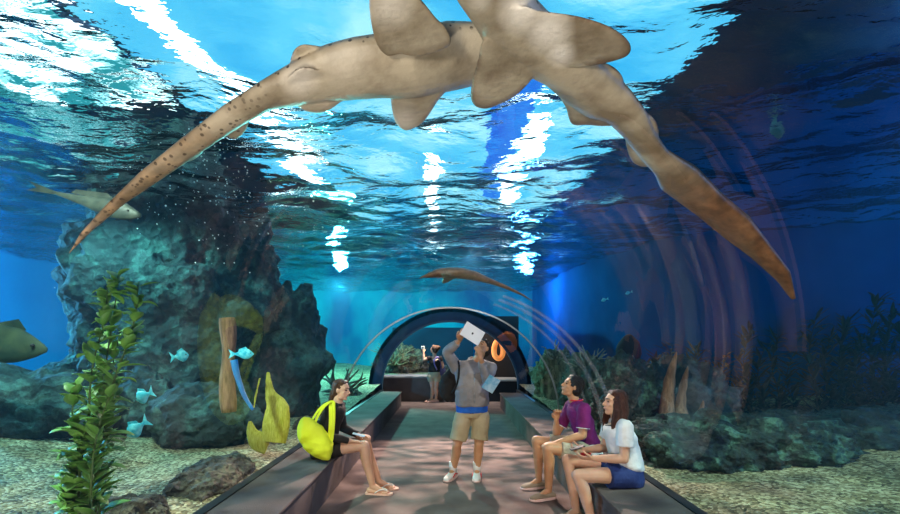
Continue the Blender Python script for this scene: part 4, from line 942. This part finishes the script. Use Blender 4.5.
# --- woman in white shirt and denim shorts seated on the right bench, nearest
Y = 3.84
JR = dict(__dx=0.05, hip=V((1.46, Y, .465)), chest=V((1.40, Y, .77)), side=(-.10, -1, 0), fwd=(-1, .10, .1), w=(.155, .118, .138), neck=V((1.385, Y, .915)),
  head=V((1.355, Y, 1.045)), look=(-1, -.10, .12),
  shL=V((1.385, Y-.16, .865)), elL=V((1.36, Y-.20, .62)), wrL=V((1.14, Y-.10, .600)), handL=((-1, .22, .0), (0, .5, .8), (0, .6, 1), .5),
  shR=V((1.38, Y+.16, .865)), elR=V((1.33, Y+.19, .62)), wrR=V((1.12, Y+.08, .625)), handR=((-1, -.2, .10), (0, -.5, .8), (0, -.6, 1), .5),
  hpL=V((1.43, Y-.09, .455)), knL=V((1.00, Y-.14, .47)), anL=V((1.12, Y-.14, .085)), toeL=(-1, -.15, 0),
  hpR=V((1.43, Y+.09, .455)), knR=V((.985, Y+.12, .53)), anR=V((1.06, Y+.12, .085)), toeR=(-1, -.15, 0))
JR.pop('__dx')
for k_, v_ in JR.items():
    if isinstance(v_, V): v_.x += .05
wr_ = person('person with long dark hair in white shirt and denim shorts seated nearest on right bench', (1.4, Y, .36), JR, M['skinL'], sc=.95, vox=.0055)
garment('shirt', wr_, M['shirtw'], lambda bm: (torso(bm, V(JR['hip'])+V((0, 0, .06)), JR['chest'], JR['side'], JR['fwd'], JR['w'], g=.030, belly=.008),
  [(cap(bm, V(JR['neck'])-V((0, 0, .045)), JR['sh'+s], .055, .064), cap(bm, JR['sh'+s], V(JR['sh'+s]).lerp(V(JR['el'+s]), .62), .066, .072, flat=2)) for s in 'LR']), wr=.008)
bm = B(); nk = V(JR['neck'])+V((-.008, 0, -.03)); tube(bm, [nk+V((.078*math.cos(a)-.02, .080*math.sin(a), .03*math.cos(a))) for a in [k*2*math.pi/20 for k in range(21)]], .008, 6); obj('neckline_trim', bm, M['dark'], wr_)
garment('shorts', wr_, M['denim'], lambda bm: shorts(bm, JR, g=.020, f=.40, top=.08, r0=.086, r1=.084), wr=.004)
def hair_r(bm):
    c = V(JR['head']); f, u, sd = hframe(JR['look']); hair_cap(bm, c, JR['look'], (0, 0, 1), .98)
    rings(bm, [(c-f*.035+u*.05, sd*.075, f*.07), (c-f*.055-u*.03, sd*.085, f*.065), (c-f*.065-u*.11, sd*.092, f*.055), (c-f*.075-u*.19, sd*.090, f*.045), (c-f*.085-u*.25, sd*.07, f*.035), (c-f*.09-u*.30, sd*.04, f*.018)], seg=18)
    for s in (-1, 1):
        rings(bm, [(c+f*.012+sd*s*.072+u*.03, f*.035, sd*.014), (c+f*.010+sd*s*.084-u*.06, f*.042, sd*.018), (c+f*.012+sd*s*.085-u*.15, f*.045, sd*.020), (c+f*.02+sd*s*.085-u*.24, f*.026, sd*.014), (c+f*.025+sd*s*.08-u*.29, f*.008, sd*.006)], seg=12)
garment('hair', wr_, M['hairR'], hair_r, vox=.007, wr=.005, wsc=35)
for s in 'LR': shoe(wr_, JR['an'+s], JR['toe'+s], M['tan'], M['sole'], low=.02, sc=.93)
bm = B(); c = V((1.085, Y+.0, .665)); box(bm, -.06, .06, -.032, .032, -.005, .005, Matrix.Translation(c) @ Matrix.Rotation(-.3, 4, 'Y'), bev=.003)
tag(obj('phone', bm, M['dark'], sm=False, base=c), 'dark phone in the hands of the woman in white shirt', 'phone')
hb = thing('shoulder_bag', 'small red and white bag between the two people on the right bench', 'bag', (1.31, 4.12, .38))
garment('pouch', hb, M['shirtw'], lambda bm: rings(bm, [(V((1.36, 4.24, .36+z)), V((.085*k, 0, 0)), V((0, .055*k, 0))) for z, k in ((.01, .8), (.05, 1), (.15, 1), (.20, .9), (.235, .5))], seg=16), vox=.009)
bm = B(); cap(bm, V((1.265, 4.24, .51)), V((1.29, 4.20, .54)), .035, .03); obj('flap', bm, M['red'], hb)

# --- woman with raised arm at the far end
Y = 12.0; J = dict(hip=P(434, 374, Y), chest=P(435, 362.5, Y), side=(.75, -.66, 0), fwd=(-.66, -.5, 0), w=(.15, .12, .135), neck=P(435, 356, Y), head=P(434, 349.5, Y), look=(-1, .35, .3),
  shR=P(430, 358, Y), elR=P(423.5, 360, Y), wrR=P(423.5, 352, Y), handR=((0, 0, 1), (-.3, 1, 0), (1, 0, 0), .3),
  shL=P(440, 358, Y), elL=P(443, 366, Y), wrL=P(440, 374, Y), handL=((-.1, 0, -1), (-1, 0, 0), (0, -1, 0), .3),
  hpR=P(431, 377, Y), knR=P(432.5, 388, Y), anR=P(431.5, 398, Y), toeR=(-.9, -.5, 0), hpL=P(437, 377, Y), knL=P(436, 388, Y), anL=P(436, 398, Y), toeL=(-.9, -.4, 0))
for s in 'LR': J['an'+s].z = .085
wf = person('person in black top and pale shorts far down the tunnel, one arm raised', (-.42, Y, 0), J, M['skinL'], vox=.010, sc=.97)
garment('top', wf, M['blackc'], lambda bm: (torso(bm, V(J['hip'])+V((0, 0, .08)), J['chest'], J['side'], J['fwd'], J['w'], g=.025), [cap(bm, J['sh'+s], V(J['sh'+s]).lerp(V(J['el'+s]), .4), .068, .062, flat=2) for s in 'LR']), vox=.012)
garment('shorts', wf, M['khaki'], lambda bm: shorts(bm, J, g=.022, f=.40, top=.06), vox=.012)
garment('hair', wf, M['hairB'], lambda bm: (hair_cap(bm, J['head'], J['look'], (0, 0, 1), 1.06, .006), ell(bm, V(J['head'])+V((.12, -.02, .05)), V((.06, 0, 0)), V((0, .06, 0)), V((0, 0, .06)))), vox=.011)
for s in 'LR': shoe(wf, J['an'+s], J['toe'+s], M['pink'], M['sole'], low=.03, name='sandal')
bm = B(); c = P(423, 347.5, Y-.05); box(bm, -.05, .05, -.012, .012, -.04, .04, Matrix.Translation(c), bev=.006)
ca = thing('camera', 'small pale camera in the raised hand of the distant woman', 'camera', c); obj('camera_body', bm, mat('pale_camera', (.55, .65, .62), rough=.4), ca, sm=False)
bm = B(); cap(bm, c+V((0, -.012, 0)), c+V((0, -.03, 0)), .022, .020, flat=3); obj('lens', bm, M['dark'], ca)
bg = thing('shoulder_bag', 'blue-purple bag on the back of the distant woman', 'bag', P(441, 371, Y))
garment('pouch', bg, mat('indigo_bag', (.05, .06, .16), (.09, .10, .26), rough=.8), lambda bm: rings(bm, [(P(441, y, Y+.04), V((.12*k, 0, 0)), V((0, .08*k, 0))) for y, k in ((364, .5), (366, .9), (371, 1.1), (375, .9), (376.5, .5))], seg=14), vox=.014)
bm = B(); tube(bm, [P(441, 366, Y-.02), P(438, 357, Y-.12), P(434, 362, Y-.16), P(437, 370, Y-.14)], .018, 6, 4); obj('strap', bm, mat('violet_strap', (.20, .16, .38), rough=.8), bg)

for f, th in LATE:
    md = f.modifiers.new('thickness', 'SOLIDIFY'); md.thickness = th
bpy.data.batch_remove(TRASH)
